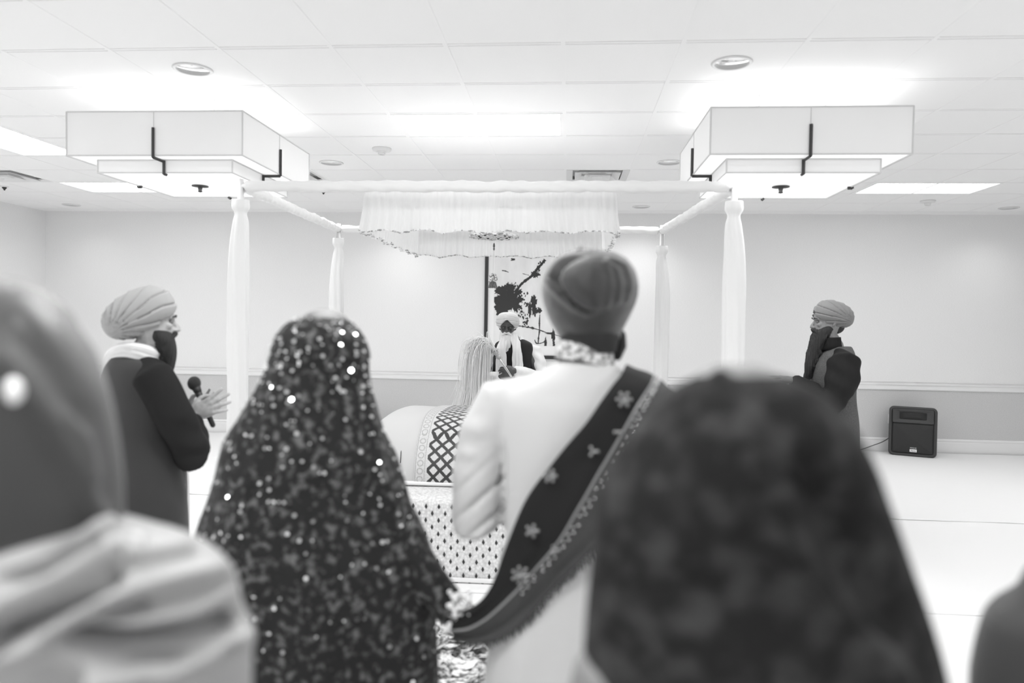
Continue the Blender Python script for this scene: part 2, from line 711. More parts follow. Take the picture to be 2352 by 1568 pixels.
# ------------------------------------------------------------------ ceremonial canopy: poles, rails, cloth
CX0, CX1, CY0, CY1, CZ = -2.11, .99, 4.5, 6.6, 2.425
corners = [(-2.11, 4.5), (.995, 4.5), (-2.15, 6.6), (.83, 6.6)]
t = thing('canopy_stand', 'tall four-pole canopy stand wrapped in white cloth', 'canopy stand', (-.6, 5.55, 0))
for k, (x, y) in enumerate(corners):
    p = MB().tube([(x, y, .02), (x, y, CZ + .044)], [.02, .02], 12, round_=False)
    p.tube([(x, y, .014), (x, y, .03)], [.12, .12], 24, round_=False)
    pl = p.build('pole', m_metalw, t)
    top = CZ - .09 if k != 3 else CZ - .14
    b = MB()
    sgn = -1 if k % 2 == 0 else 1
    prof = [(top, .05, 0), (top - .05, .052, 0), (top - .09, .036, 0), (top - .15, .046, 0), (top - .3, .055, .01), (top - .5, .062, .014), (top - .9, .062, .016), (1.0, .058, .014), (.5, .06, .018), (.03, .07, .02)]
    if k >= 2:
        prof = [(z, r * .98, q) for z, r, q in prof]
    rings = []
    for z, r, o_ in cat(prof, 5):
        ring = []
        for i in range(40):
            a = 2 * pi * i / 40
            rr = r * (1 + .10 * sin(7 * a + 3 * z + k) * min(1, (top - z) * 3 + .3) + .05 * noise.noise((cos(a) * 2, sin(a) * 2, z * 3 + k)))
            ring.append((x + sgn * o_ + cos(a) * rr * 1.05, y + sin(a) * rr * .9, z))
        rings.append(ring)
    b.loft(rings).build('drape', m_white, pl)
for a, b_, nm in ((0, 1, 3), (2, 3, 5), (0, 2, 7), (1, 3, 9)):
    A, B = V((*corners[a], CZ)), V((*corners[b_], CZ))
    p = MB().tube([A, B], [.018, .018], 10, round_=False).build('rail', m_metalw, t)
    rings = []
    n = 150
    d = (B - A).normalized()
    sd = d.cross(V((0, 0, 1))).normalized()
    for k in range(n + 1):
        u = ip(.012, .988, k / n)
        c = A.lerp(B, u)
        sag = -.012 * abs(noise.noise((u * 9, nm, 0)))
        ring = []
        for i in range(20):
            an = 2 * pi * i / 20
            r = .034 + .006 * noise.noise((u * 26 + cos(an), nm + sin(an) * 1.2, 2)) + .0045 * sin(u * 160 + 2.2 * an + 3 * noise.noise((u * 7, nm, 8))) * (.4 + abs(noise.noise((u * 8, nm, 1))))
            ring.append(c + sd * (cos(an) * r) + V((0, 0, sin(an) * r + sag)))
        rings.append(ring)
    MB().loft(rings).build('rail_wrap', m_white, p)

# the hung cloth: roof plus gathered skirts on four sides
t = thing('canopy_cloth', 'white ruffled canopy cloth with dark-edged skirts hung inside the frame', 'canopy', (-.55, 5.6, CZ - .3))
HX0, HX1, HY0, HY1, HT, HB = -1.36, .29, 4.7, 6.45, 2.45, 2.165
roof = MB()
rows = []
for j in range(25):
    r = []
    for i in range(25):
        x, y = ip(HX0, HX1, i / 24), ip(HY0, HY1, j / 24)
        q = sin(pi * i / 24) * sin(pi * j / 24)
        r.append((x, y, HT - .10 * q + .008 * noise.noise((x * 6, y * 6, 0))))
    rows.append(r)
roof.loft(rows, closed=False).build('roof_cloth', m_sheer, t)
for side in range(4):
    P = [((HX0, HY0), (HX1, HY0)), ((HX1, HY0), (HX1, HY1)), ((HX1, HY1), (HX0, HY1)), ((HX0, HY1), (HX0, HY0))][side]
    a, b_ = V((*P[0], 0)), V((*P[1], 0))
    d = (b_ - a).normalized()
    out = V((d.y, -d.x, 0))
    n = 220
    rows, hem = [], []
    L = (b_ - a).length
    for j in range(13):
        v = j / 12
        r = []
        for i in range(n + 1):
            u = i / n
            s = u * L
            flare = .02 * v * v
            ruf = (.010 + .014 * v) * sin(s * 2 * pi / .055 + 2 * noise.noise((s * 3, side, 0))) * (.6 + .4 * noise.noise((s * 5, side, 4))) + .02 * v * noise.noise((s * 4, side * 3, 1))
            ends = (min(u, 1 - u) * L)
            c = a + d * (s + (u - .5) * 2 * flare) + out * (flare + ruf)
            scal = .02 * (abs(sin(s * pi / .27 + side)) - .5) * v + .012 * noise.noise((s * 6, side, 7)) * v
            top = HT - (.03 * noise.noise((s * 2, side, 9)) * (1 - v))
            c.z = ip(top, HB, v) + scal
            r.append(c)
        rows.append(r)
    sk = MB().loft(rows, closed=False).build('skirt', m_sheer, t)
    hb = MB()
    hb.tube([p + V((0, 0, -.002)) for p in rows[-1]], [.005 + .0015 * sin(i * 1.9) for i in range(n + 1)], 6)
    hb.build('hem_trim', m_hem, sk)

# round hanging ornament and its string of flowers
c = V((-.586, 5.6, 2.245))
t = thing('hanging_disc', 'patterned round disc hanging under the canopy cloth', 'ornament', c)
m_disc = mat('disc_cloth', 0.6, 0.6, vary=(55, 0.25, 0.85, 0.4, 0.55, ONE))
MB().lathe(c, [(0, .004), (.185, .004), (.192, 0), (.185, -.004), (0, -.004)], 48).build('disc', m_disc, t)
MB().loft([[c + V((cos(a) * .19 + .004 * cos(a * 24) * cos(a), sin(a) * .19, q)) for a in [2 * pi * i / 96 for i in range(96)]] for q in (.005, -.012)], False, False).build('fringe', m_hem, t, solid=.002)
for k in range(9):
    a = 2 * pi * k / 9
    MB().ell(c + V((cos(a) * .12, sin(a) * .12, -.006)), .011, .011, .006, 10, 6).build('bead', m_black, t)
MB().tube([c + V((0, 0, .0)), c + V((0, 0, .075))], [.002, .002], 6).build('cord', m_steel, t)
t = thing('hanging_tassel', 'flower cluster on a thin string hanging below the disc', 'ornament', c + V((-.005, 0, -.36)))
MB().tube([c + V((0, 0, -.005)), c + V((-.004, 0, -.30))], [.0016, .0016], 6).build('string', m_metalw, t)
MB().lathe(c + V((0, 0, -.09)), [(0, .04), (.006, .03), (.009, .012), (.004, 0), (.008, -.01), (0, -.025)], 12).build('bead', mat('grey_bead', .12, .4), t)
b = MB()
for k in range(46):
    q = V((rnd.gauss(0, 1), rnd.gauss(0, 1), rnd.gauss(0, 1))).normalized()
    b.ell(c + V((-.005, 0, -.335)) + V((q.x * .028, q.y * .028, q.z * .04)), .011, .011, .011, 8, 5)
b.build('flower_ball', mat('flower_petals', .6, .7, vary=(90, .3, .8, .4, .6, ONE)), t)
b = MB()
for k in range(14):
    a = 2 * pi * k / 14
    b.tube([c + V((-.005 + cos(a) * .02, sin(a) * .02, -.36)), c + V((-.005 + cos(a) * .034, sin(a) * .034, -.40))], [.005, .004], 6)
b.build('tassel', mat('grey_tassel', .16, .7), t)

# ------------------------------------------------------------------ framed print on the back wall
PX0, PX1, PZ0, PZ1 = -1.105, .42, 1.10, 2.62
t = thing('framed_print', 'large black-framed ink print with white mat on the back wall', 'picture', ((PX0 + PX1) / 2, YB, PZ0))
m_paper = mat('mat_board', .86, .8)
m_art = mat('art_paper', .8, .8, vary=(5, .72, .86, .3, .7, (1, 1, .4)))
m_ink = mat('black_ink', .03, .7)
m_ink2 = mat('grey_ink', .16, .7)
fw = .046
f = MB()
for a, b_ in (((PX0, PZ0), (PX1, PZ0 + fw)), ((PX0, PZ1 - fw), (PX1, PZ1)), ((PX0, PZ0 + fw), (PX0 + fw, PZ1 - fw)), ((PX1 - fw, PZ0 + fw), (PX1, PZ1 - fw))):
    f.box((a[0], YB - .03, a[1]), (b_[0], YB, b_[1]))
f.build('frame', m_black, t, smooth=False)
MB().box((PX0 + fw, YB - .014, PZ0 + fw), (PX1 - fw, YB - .002, PZ1 - fw)).build('mat_board', m_paper, t, smooth=False)
AX0, AX1, AZ0, AZ1 = PX0 + .125, PX1 - .125, PZ0 + .17, PZ1 - .12
MB().box((AX0, YB - .016, AZ0), (AX1, YB - .013, AZ1)).build('art_paper', m_art, t, smooth=False)
ink = MB()
YI = YB - .0165


def wpt(x, y):
    q = at(x, y, YI)
    return (max(AX0 + .002, min(AX1 - .002, q.x)), max(AZ0 + .002, min(AZ1 - .002, q.z)))


lay = [0]


def blot(cx, cy, rx, ry, rough, seed, n=60, hole=False):
    pts = []
    for i in range(n):
        a = 2 * pi * i / n
        k = 1 + rough * noise.noise((cos(a) * 2.2 + seed, sin(a) * 2.2, seed)) + rough * .6 * noise.noise((cos(a) * 7, sin(a) * 7, seed * 2))
        pts.append(wpt(cx + rx * cos(a) * k, cy - ry * sin(a) * k))
    lay[0] += 1
    ink.prism(pts, YI - .0006 - .00002 * lay[0], YI + .0004)


def stroke(pts, wd, seed, n=9):
    P = cat([(x, y) for x, y in pts], n)
    up_, lo = [], []
    for i, (x, y) in enumerate(P):
        x2, y2 = P[min(i + 1, len(P) - 1)]
        x1, y1 = P[max(i - 1, 0)]
        l = sqrt((x2 - x1) ** 2 + (y2 - y1) ** 2) or 1
        nx, ny = -(y2 - y1) / l, (x2 - x1) / l
        h = wd * (.55 + .9 * abs(noise.noise((i * .55, seed, 0)))) * (1 + .6 * noise.noise((i * .23, seed, 4)))
        up_.append(wpt(x + nx * h, y + ny * h))
        lo.append(wpt(x - nx * h, y - ny * h))
    for i in range(len(P) - 1):
        q = [lo[i], lo[i + 1], up_[i + 1], up_[i]]
        ink.prism(q, YI - .0004 - .000004 * (i % 2) - .00001 * seed, YI + .0004)


ink.cur = 0
blot(1161, 682, 25, 26, .7, 1)
blot(1180, 692, 19, 22, .7, 2)
blot(1152, 708, 14, 20, .6, 31)
blot(1170, 660, 14, 8, .8, 32)
blot(1148, 668, 12, 9, .8, 3)
blot(1146, 705, 10, 14, .7, 4)
blot(1190, 672, 9, 8, .9, 5)
stroke([(1184, 672), (1195, 655), (1206, 645), (1217, 637), (1226, 628), (1236, 615), (1246, 604), (1252, 596)], 4.5, 1)
blot(1229, 630, 10, 7, .8, 6)
stroke([(1153, 621), (1160, 622), (1168, 625)], 1.6, 3)
stroke([(1200, 628), (1215, 632)], .8, 4)
blot(1226, 693, 7, 14, .55, 8)
blot(1217, 712, 4, 18, .5, 9)
blot(1228, 712, 6, 12, .7, 10)
blot(1238, 713, 6, 6, .7, 11)
stroke([(1190, 748), (1205, 750), (1222, 753), (1240, 758), (1262, 766), (1290, 772)], 1.5, 5)
blot(1223, 753, 4, 3, .7, 12)
blot(1262, 765, 9, 2.2, .6, 13)
blot(1271, 772, 4, 14, .6, 14)
blot(1272, 790, 3, 7, .6, 15)
blot(1253, 786, 3, 11, .5, 16)
stroke([(1228, 780), (1232, 788), (1242, 788), (1254, 783)], 1.6, 6)
stroke([(1240, 722), (1239, 740), (1239, 760), (1237, 775), (1236, 790)], 2.0, 7)
blot(1178, 596, 5, 3, .9, 17)
ink.cur = 1
for k in range(70):
    u = rnd.random()
    x = ip(1186, 1214, rnd.random())
    y = ip(672, 752, u)
    blot(x, y, rnd.uniform(.8, 2.6), rnd.uniform(.8, 3.0), .9, 20 + k, 12)
for k in range(26):
    x, y = ip(1240, 1252, rnd.random()), ip(600, 625, rnd.random())
    blot(x - (y - 600) * .6, y, rnd.uniform(.8, 2), rnd.uniform(.8, 2), .9, 120 + k, 10)
for k in range(20):
    blot(rnd.uniform(1160, 1190), rnd.uniform(648, 666), rnd.uniform(.7, 2), rnd.uniform(.7, 2), .9, 160 + k, 10)
ink.cur = 2
for (x, y, a, b_) in ((1159, 677, 5, 9), (1146, 690, 5, 6), (1145, 662, 5, 4), (1193, 683, 5, 5), (1155, 694, 3, 3)):
    blot(x, y, a, b_, .6, int(x), 30, True)
ink.build('ink_drawing', [m_ink, m_ink2, m_art], t, smooth=False)

# ------------------------------------------------------------------ loudspeaker by the right wall, outlet, cable
def rrect(x0, x1, z0, z1, r, y, n=6):
    out = []
    for cx, cz, a0 in ((x1 - r, z1 - r, 0), (x0 + r, z1 - r, 90), (x0 + r, z0 + r, 180), (x1 - r, z0 + r, 270)):
        for k in range(n + 1):
            a = radians(a0 + 90 * k / n)
            out.append((cx + r * cos(a), y, cz + r * sin(a)))
    return out


SX0, SX1, SY, SZ0 = 3.955, 4.475, 9.08, .014
SH = .60
t = thing('loudspeaker', 'charcoal floor loudspeaker with black grille leaning near the right baseboard', 'speaker', ((SX0 + SX1) / 2, SY + .12, SZ0))
lean = .10


def sp(x, y, z):
    a = -.40
    dx, dy = x - (SX0 + SX1) / 2, y + lean * z
    return ((SX0 + SX1) / 2 + dx * cos(a) - dy * sin(a), SY + .03 + dx * sin(a) + dy * cos(a), z + SZ0)


def spr(r):
    return [sp(x, y, z) for x, y, z in r]


cab = MB()
W_ = SX1 - SX0
r0 = lambda ins, y, r: spr(rrect(SX0 + ins, SX1 - ins, ins, SH - ins, r, y))
cab.loft([r0(.07, .27, .05), r0(.05, .25, .05), r0(.0, .04, .055), r0(.0, .015, .055), r0(.012, 0, .05), r0(.03, .002, .035), r0(.036, .012, .03)])
cab.build('cabinet', m_plast, t)
hx0, hx1, hz0, hz1 = SX0 + .05, SX1 - .05, .415, .56
horn = MB()
horn.loft([spr(rrect(hx0, hx1, hz0, hz1, .012, .004)), spr(rrect(hx0 + .10, hx1 - .10, hz0 + .045, hz1 - .03, .01, .05)), spr(rrect(hx0 + .13, hx1 - .13, hz0 + .05, hz1 - .035, .01, .07))], False, True)
# the flare sits proud of the baffle as a lipped tray
horn2 = MB()
horn2.loft([spr(rrect(hx0 - .012, hx1 + .012, hz0 - .012, hz1 + .012, .02, .006)), spr(rrect(hx0 - .012, hx1 + .012, hz0 - .012, hz1 + .012, .02, -.014)), spr(rrect(hx0, hx1, hz0, hz1, .012, -.016)), spr(rrect(hx0 + .06, hx1 - .06, hz0 + .03, hz1 - .022, .01, .004)), spr(rrect(hx0 + .09, hx1 - .09, hz0 + .04, hz1 - .035, .01, .009))])
horn2.build('horn_flare', m_plast, t)
MB().loft([spr(rrect(hx0 + .064, hx1 - .064, hz0 + .033, hz1 - .025, .01, .003)), spr(rrect(hx0 + .064, hx1 - .064, hz0 + .033, hz1 - .025, .01, .006))]).build('horn_throat', m_grille, t)
MB().loft([spr(rrect(SX0 + .045, SX1 - .045, .045, .395, .012, .01)), spr(rrect(SX0 + .045, SX1 - .045, .045, .395, .012, -.006)), spr(rrect(SX0 + .05, SX1 - .05, .05, .39, .01, -.009))]).build('grille', m_grille, t)
m_tag = mat('white_label', .85, .5)
lb = MB()
cxm = (SX0 + SX1) / 2 + .01
lb.loft([spr(rrect(cxm - .038, cxm + .038, .058, .09, .004, -.009)), spr(rrect(cxm - .038, cxm + .038, .058, .09, .004, -.012))])
badge = lb.build('badge', m_tag, t, smooth=False)


def text(name, body, size, loc, m, parent, shear=0, extr=.001):
    cu = bpy.data.curves.new(name, 'FONT')
    cu.body = body
    cu.size = size
    cu.align_x = 'CENTER'
    cu.align_y = 'CENTER'
    cu.extrude = extr
    cu.shear = shear
    o = bpy.data.objects.new(name, cu)
    COL.objects.link(o)
    dg = bpy.context.evaluated_depsgraph_get()
    dg.update()
    me = bpy.data.meshes.new_from_object(o.evaluated_get(dg))
    bpy.data.objects.remove(o)
    me.transform(Matrix.Translation(V(loc)) @ Matrix.Rotation(-.40, 4, 'Z') @ Matrix.Rotation(pi / 2 - lean, 4, 'X'))
    b = MB()
    b.v = [v.co.copy() for v in me.vertices]
    for p in me.polygons:
        b.face(*p.vertices)
    bpy.data.meshes.remove(me)
    return b.build(name, m, parent, smooth=False)


text('lettering', 'IMPULSE', .0185, sp(cxm, -.011, .106), m_tag, t)
text('lettering', 'Peavey', .02, sp(cxm, -.0135, .074), m_grille, badge, .3)

t = thing('power_outlet', 'white wall outlet left of the charcoal loudspeaker', 'outlet', (4.115, YB, .37))
MB().loft([rrect(4.078, 4.152, .365, .485, .006, YB), rrect(4.078, 4.152, .365, .485, .006, YB - .004), rrect(4.082, 4.148, .369, .481, .005, YB - .006)]).build('cover_plate', m_trim, t, smooth=False)
for z in (.402, .447):
    q = MB().lathe((0, 0, 0), [(0, 0), (.017, 0), (.017, .003), (0, .003)], 20)
    q.v = [V((4.115 + p.x, YB - .006 - p.z, z + p.y)) for p in q.v]
    r = q.build('receptacle', m_trim, t)
    s = MB()
    for dx in (-.006, .006):
        s.box((4.115 + dx - .0015, YB - .0098, z), (4.115 + dx + .0015, YB - .0088, z + .009))
    s.box((4.112, YB - .0098, z - .011), (4.118, YB - .0088, z - .006))
    s.build('slot', m_black, r, smooth=False)
cable = [(sp(SX0 + .02, .22, .19)), (3.95, 9.30, .16), (3.84, 9.34, .10), (3.72, 9.36, .045), (3.6, 9.3, .028), (3.42, 9.2, .024), (3.2, 9.12, .022), (2.95, 9.1, .022)]
o = MB().tube(cat([tuple(p) for p in cable], 6), [.005] * (6 * 7 + 1), 8).build('speaker_cable', m_black)
tag(o, 'thin black cable running along the sheet from the charcoal loudspeaker', 'cable')

# small black box near the back wall, seen between the two heads
bx = MB().box((-2.62, 9.12, .014), (-2.19, 9.32, .205))
t = thing('equipment_box', 'small black equipment box on the white sheet by the back wall', 'equipment', (-2.4, 9.2, .014))
bx.build('case', m_plast, t, smooth=False, bevel=.008)
MB().box((-2.60, 9.112, .03), (-2.225, 9.121, .16)).build('front_grille', m_grille, t, smooth=False)
pn = MB().box((-2.60, 9.11, .166), (-2.225, 9.121, .192)).build('control_panel', mat('panel_grey', .09, .4), t, smooth=False)
for k in range(5):
    q = MB().lathe((0, 0, 0), [(0, 0), (.007, 0), (.006, .012), (0, .012)], 12)
    q.v = [V((-2.57 + k * .075 + p.x, 9.11 - p.z, .179 + p.y)) for p in q.v]
    q.build('knob', m_steel, pn)

# ------------------------------------------------------------------ altar: platform, cloths, bed
AXL, AXR, AYF, AYB, AZT = -1.65, .85, 4.27, 6.35, .50
m_dot = bpy.data.materials.new('sequinned_dot_cloth')
m_dot.use_nodes = True
nt = m_dot.node_tree
B = nt.nodes['Principled BSDF']
B.inputs['Roughness'].default_value = .5
tc = nt.nodes.new('ShaderNodeTexCoord')
vo = nt.nodes.new('ShaderNodeTexVoronoi')
vo.inputs['Scale'].default_value = 62
nt.links.new(tc.outputs['Object'], vo.inputs['Vector'])
rp = nt.nodes.new('ShaderNodeValToRGB')
for e, p, c in zip(rp.color_ramp.elements, (.2, .85), (.80, .55)):
    e.position = p
    e.color = (c, c, c, 1)
nt.links.new(vo.outputs['Distance'], rp.inputs[0])
nt.links.new(rp.outputs[0], B.inputs['Base Color'])
t = thing('altar_platform', 'low altar platform covered in pale sequinned cloth with dark diamonds', 'platform', ((AXL + AXR) / 2, 5.3, .01))
MB().box((AXL + .03, AYF + .05, .016), (AXR - .03, AYB, AZT - .01)).build('plinth', m_white, t, smooth=False)
rows = []
N_ = 120
for v in range(30):
    r = []
    for i in range(N_ + 1):
        x = ip(AXL, AXR, i / N_)
        wv = .012 * sin(x * 9 + 1.5 * noise.noise((x * 2, 0, 0))) + .006 * noise.noise((x * 8, v * .3, 3))
        if v < 10:
            y = ip(AYF + .7, AYF, v / 9)
            z = AZT + .003 * noise.noise((x * 6, y * 6, 1))
            if v == 9:
                z -= .01
        else:
            k = (v - 9) / 20
            z = ip(AZT - .01, .02, k)
            y = AYF - .03 * k + wv * k
        r.append((x, y, z))
    rows.append(r)
ft = MB().loft(rows, closed=False).build('front_cloth', m_dot, t, solid=.003)
dm = MB()
for rr in range(12):
    z = AZT - .04 - rr * .0405
    for i in range(-20, 20):
        x = -.6 + (i + .5 * (rr % 2)) * .078
        if not (AXL + .03 < x < AXR - .03):
            continue
        k = (AZT - .01 - z) / (AZT - .03)
        wv = .012 * sin(x * 9 + 1.5 * noise.noise((x * 2, 0, 0)))
        y = AYF - .03 * k + wv * k - .0045
        h = .0155
        n = len(dm.v)
        for p in ((0, h * 1.25), (.0088, 0), (0, -h), (-.0088, 0)):
            dm.v.append(V((x + p[0], y, z + p[1])))
        dm.v.append(V((x, y - .002, z)))
        for q in range(4):
            dm.face(n + 4, n + (q + 1) % 4, n + q)
tag(dm.build('diamond_embroidery', mat('dark_diamond', .03, .6), ft, smooth=False), kind='stuff')
MB().box((AXL, AYF - .036, .018), (AXR, AYF - .026, .045)).build('bottom_border', m_white2, ft, smooth=False, bevel=.004)

# bed with stacked cushions under a lattice brocade
m_lat = bpy.data.materials.new('lattice_brocade')
m_lat.use_nodes = True
nt = m_lat.node_tree
B = nt.nodes['Principled BSDF']
B.inputs['Roughness'].default_value = .55
uv = nt.nodes.new('ShaderNodeUVMap')


def node(kind, op=None, **k):
    n = nt.nodes.new(kind)
    if op:
        n.operation = op
    for key, val in k.items():
        n.inputs[int(key[1:])].default_value = val
    return n


def mth(op, a, b=None, c=None):
    n = nt.nodes.new('ShaderNodeMath')
    n.operation = op
    for i, q in enumerate((a, b, c)):
        if q is None:
            continue
        if isinstance(q, (int, float)):
            n.inputs[i].default_value = q
        else:
            nt.links.new(q, n.inputs[i])
    return n.outputs[0]


sx = nt.nodes.new('ShaderNodeSeparateXYZ')
nt.links.new(uv.outputs[0], sx.inputs[0])
U, Wv = sx.outputs[0], sx.outputs[1]
CW, CH = .086, .086
a_ = mth('ADD', mth('DIVIDE', U, CW), mth('DIVIDE', Wv, CH))
b_ = mth('SUBTRACT', mth('DIVIDE', U, CW), mth('DIVIDE', Wv, CH))
da = mth('ABSOLUTE', mth('SUBTRACT', mth('FRACT', a_), .5))
db = mth('ABSOLUTE', mth('SUBTRACT', mth('FRACT', b_), .5))
mx = mth('MAXIMUM', da, db)
nzt = nt.nodes.new('ShaderNodeTexNoise')
nzt.inputs['Scale'].default_value = 90
nt.links.new(uv.outputs[0], nzt.inputs['Vector'])
edge = mth('GREATER_THAN', mth('ADD', mx, mth('MULTIPLY', mth('SUBTRACT', nzt.outputs['Fac'], .5), .10)), .335)
inlat = mth('GREATER_THAN', U, .085)
ring_ = mth('MULTIPLY', edge, inlat)
# border of medallions between U = .17 and .29
inb = mth('MULTIPLY', mth('GREATER_THAN', U, .006), mth('LESS_THAN', U, .074))
my = mth('MULTIPLY', mth('SUBTRACT', mth('FRACT', mth('DIVIDE', Wv, .052)), .5), .052)
mxx = mth('SUBTRACT', U, .040)
rad_ = mth('SQRT', mth('ADD', mth('MULTIPLY', my, my), mth('MULTIPLY', mxx, mxx)))
med = mth('LESS_THAN', mth('ABSOLUTE', mth('SUBTRACT', rad_, .018)), .004)
stripe = mth('ADD', mth('LESS_THAN', mth('ABSOLUTE', mth('SUBTRACT', U, .010)), .003), mth('LESS_THAN', mth('ABSOLUTE', mth('SUBTRACT', U, .070)), .003))
nz2 = nt.nodes.new('ShaderNodeTexNoise')
nz2.inputs['Scale'].default_value = 160
nt.links.new(uv.outputs[0], nz2.inputs['Vector'])
grain = mth('MULTIPLY', mth('SUBTRACT', nz2.outputs['Fac'], .5), .5)
basev = mth('ADD', mth('SUBTRACT', .58, mth('MULTIPLY', mth('MULTIPLY', inb, mth('ADD', med, stripe)), .18)), grain)
val = mth('ADD', mth('MULTIPLY', basev, mth('SUBTRACT', 1, ring_)), mth('MULTIPLY', ring_, .035))
cmb = nt.nodes.new('ShaderNodeCombineColor')
for k in range(3):
    nt.links.new(val, cmb.inputs[k])
nt.links.new(cmb.outputs[0], B.inputs['Base Color'])


def bedprof(x):
    """profile (y, z) of the covered bed: down the front, over the rounded top, to the back"""
    return [(4.62, .515), (4.63, .60), (4.665, .69), (4.74, .79), (4.86, .865), (5.0, .90), (5.2, .91), (5.5, .90), (5.75, .86), (5.85, .7), (5.88, .52)]


t = thing('covered_bed', 'rounded scripture bed under pale cloth and dark lattice brocade', 'altar', (-.45, 5.2, .5))


def drape(name, x0, x1, off, m, zmin, parent, sq=0.0):
    P = cat([p for p in bedprof(0) if True], 6)
    P = [p for p in P if p[1] >= zmin or p[0] > 5]
    L = [0]
    for a, b in zip(P, P[1:]):
        L.append(L[-1] + sqrt((a[0] - b[0]) ** 2 + (a[1] - b[1]) ** 2))
    b = MB()
    n = 90
    uvs = []
    rows = []
    for k, (y, z) in enumerate(P):
        r = []
        for i in range(n + 1):
            x = ip(x0, x1, i / n)
            e = min(1, max(0, (x - x0) / .12)) * min(1, max(0, (x1 - x) / .12))
            dz = -(1 - e) ** 2 * sq
            wv = .006 * noise.noise((x * 6, L[k] * 5, off * 99)) + .004 * sin(x * 13 + L[k] * 4)
            nrm = V((0, -1, .3)) if y < 4.75 else V((0, 0, 1))
            r.append(V((x, y, max(z + dz, .506))) + nrm * (off + wv))
            uvs.append((x - x0, L[k]))
        rows.append(r)
    b.loft(rows, closed=False)
    o = b.build(name, m, parent, solid=.003)
    ul = o.data.uv_layers.new(name='UVMap')
    for lp in o.data.loops:
        ul.data[lp.index].uv = uvs[lp.vertex_index]
    return o


und = MB()
rows = []
for x, s in ((-1.30, .80), (-1.27, .93), (-1.2, 1.0), (.4, 1.0), (.47, .93), (.5, .8)):
    P = cat(bedprof(0), 4)
    rows.append([(x, ip(5.25, y, s), .508 + (z - .508) * s) for y, z in P])
und.loft(rows)
und.build('bed_cushion', m_white, t)
drape('pale_cover', -1.32, .52, .012, mat('pale_cloth', .56, .7), .51, t, .05)
lat = drape('lattice_brocade', -.985, .45, .022, m_lat, .515, t, .0)
MB().tube([(-1.32, 4.60, .522), (.52, 4.60, .522)], [.014, .014], 8).build('front_hem', m_white2, t)
MB().tube([at(927, 990, 4.85), at(923, 1015, 4.72), at(921, 1040, 4.66), at(920, 1062, 4.62)], [.003] * 4, 6).build('dark_piping', m_black, t)

# ------------------------------------------------------------------ scattered banknotes
m_note = [mat('banknote_paper_%s' % 'abc'[k], .6, .7, vary=((38, .12, .78, .40, .56, ONE), (30, .3, .85, .38, .55, ONE), (45, .07, .6, .42, .6, ONE))[k]) for k in range(3)]
m_edge = mat('note_border', .75, .7)
for k in range(96):
    b = MB()
    x, y = rnd.uniform(-.76, -.20), rnd.uniform(2.86, 3.68)
    a = rnd.uniform(0, pi)
    L, H_ = .155, .066
    tz = .02 + .0008 * k
    tilt, curl = rnd.uniform(-.25, .25), rnd.uniform(-.04, .07)
    rows = []
    for j in range(7):
        r = []
        for i in range(13):
            u, v = (i / 12 - .5) * L, (j / 6 - .5) * H_
            z = tz + abs(curl) * (u / .08) ** 2 * .5 + abs(tilt) * (u + .08) * .35 + .004 * noise.noise((u * 30, v * 30, k)) + .02 * max(0, noise.noise((u * 9, v * 7, k * 1.7)))
            r.append((x + u * cos(a) - v * sin(a), y + u * sin(a) + v * cos(a), z))
        rows.append(r)
    b.loft(rows, closed=False)
    inner = []
    for q, f_ in enumerate(b.f):
        j, i = divmod(q, 12)
        inner.append(1 if (i in (0, 11) or j in (0, 5)) else 0)
    b.m = inner
    o = b.build('banknote', [m_note[k % 3], m_edge], solid=.0006)
    tag(o, 'creased banknote in the heap of notes on the floor before the altar', 'banknote', 'banknotes heaped before the altar')

# ------------------------------------------------------------------ people
m_skin_dark = mat('dark_skin', .085, .5, vary=(60, .07, .1, .3, .7, ONE))
m_skin = mat('skin', .22, .5, vary=(60, .2, .25, .3, .7, ONE))
m_skin_lit = mat('light_skin', .42, .5, vary=(60, .38, .46, .3, .7, ONE))
m_hairb = mat('black_hair', .022, .65, bump=(60, .6, (6, 6, .6)))
m_hairw = mat('white_hair', .86, .7, bump=(70, .5, (6, 6, .5)))
m_eye = mat('eye_white', .14, .2)
m_iris = mat('iris', .02, .2)


class Pose:
    """local frame of a figure: right, forward, up"""

    def __init__(s, base, ang):
        s.b = V(base)
        s.F = V((sin(ang), cos(ang), 0))          # ang 0 faces away from the viewer, +90 faces right
        s.R = V((cos(ang), -sin(ang), 0))
        s.U = V((0, 0, 1))

    def __call__(s, r, f, u):
        return s.b + s.R * r + s.F * f + s.U * u

    def tilt(s, origin, turn, nod):
        q = Pose((0, 0, 0), 0)
        q.b = V(origin)
        a = turn
        F = s.F * cos(a) + s.R * sin(a)
        R = s.R * cos(a) - s.F * sin(a)
        q.R = R
        q.F = (F * cos(nod) - s.U * sin(nod)).normalized()
        q.U = R.cross(q.F).normalized()
        return q


HEADT = [(-.004, .070, -.005, .020), (.012, .088, -.028, .040), (.035, .093, -.050, .055), (.060, .093, -.068, .063), (.085, .092, -.080, .068),
         (.110, .090, -.090, .071), (.130, .088, -.095, .074), (.150, .095, -.098, .075), (.175, .093, -.098, .076), (.200, .078, -.088, .068), (.220, .052, -.064, .05), (.233, .02, -.03, .024)]


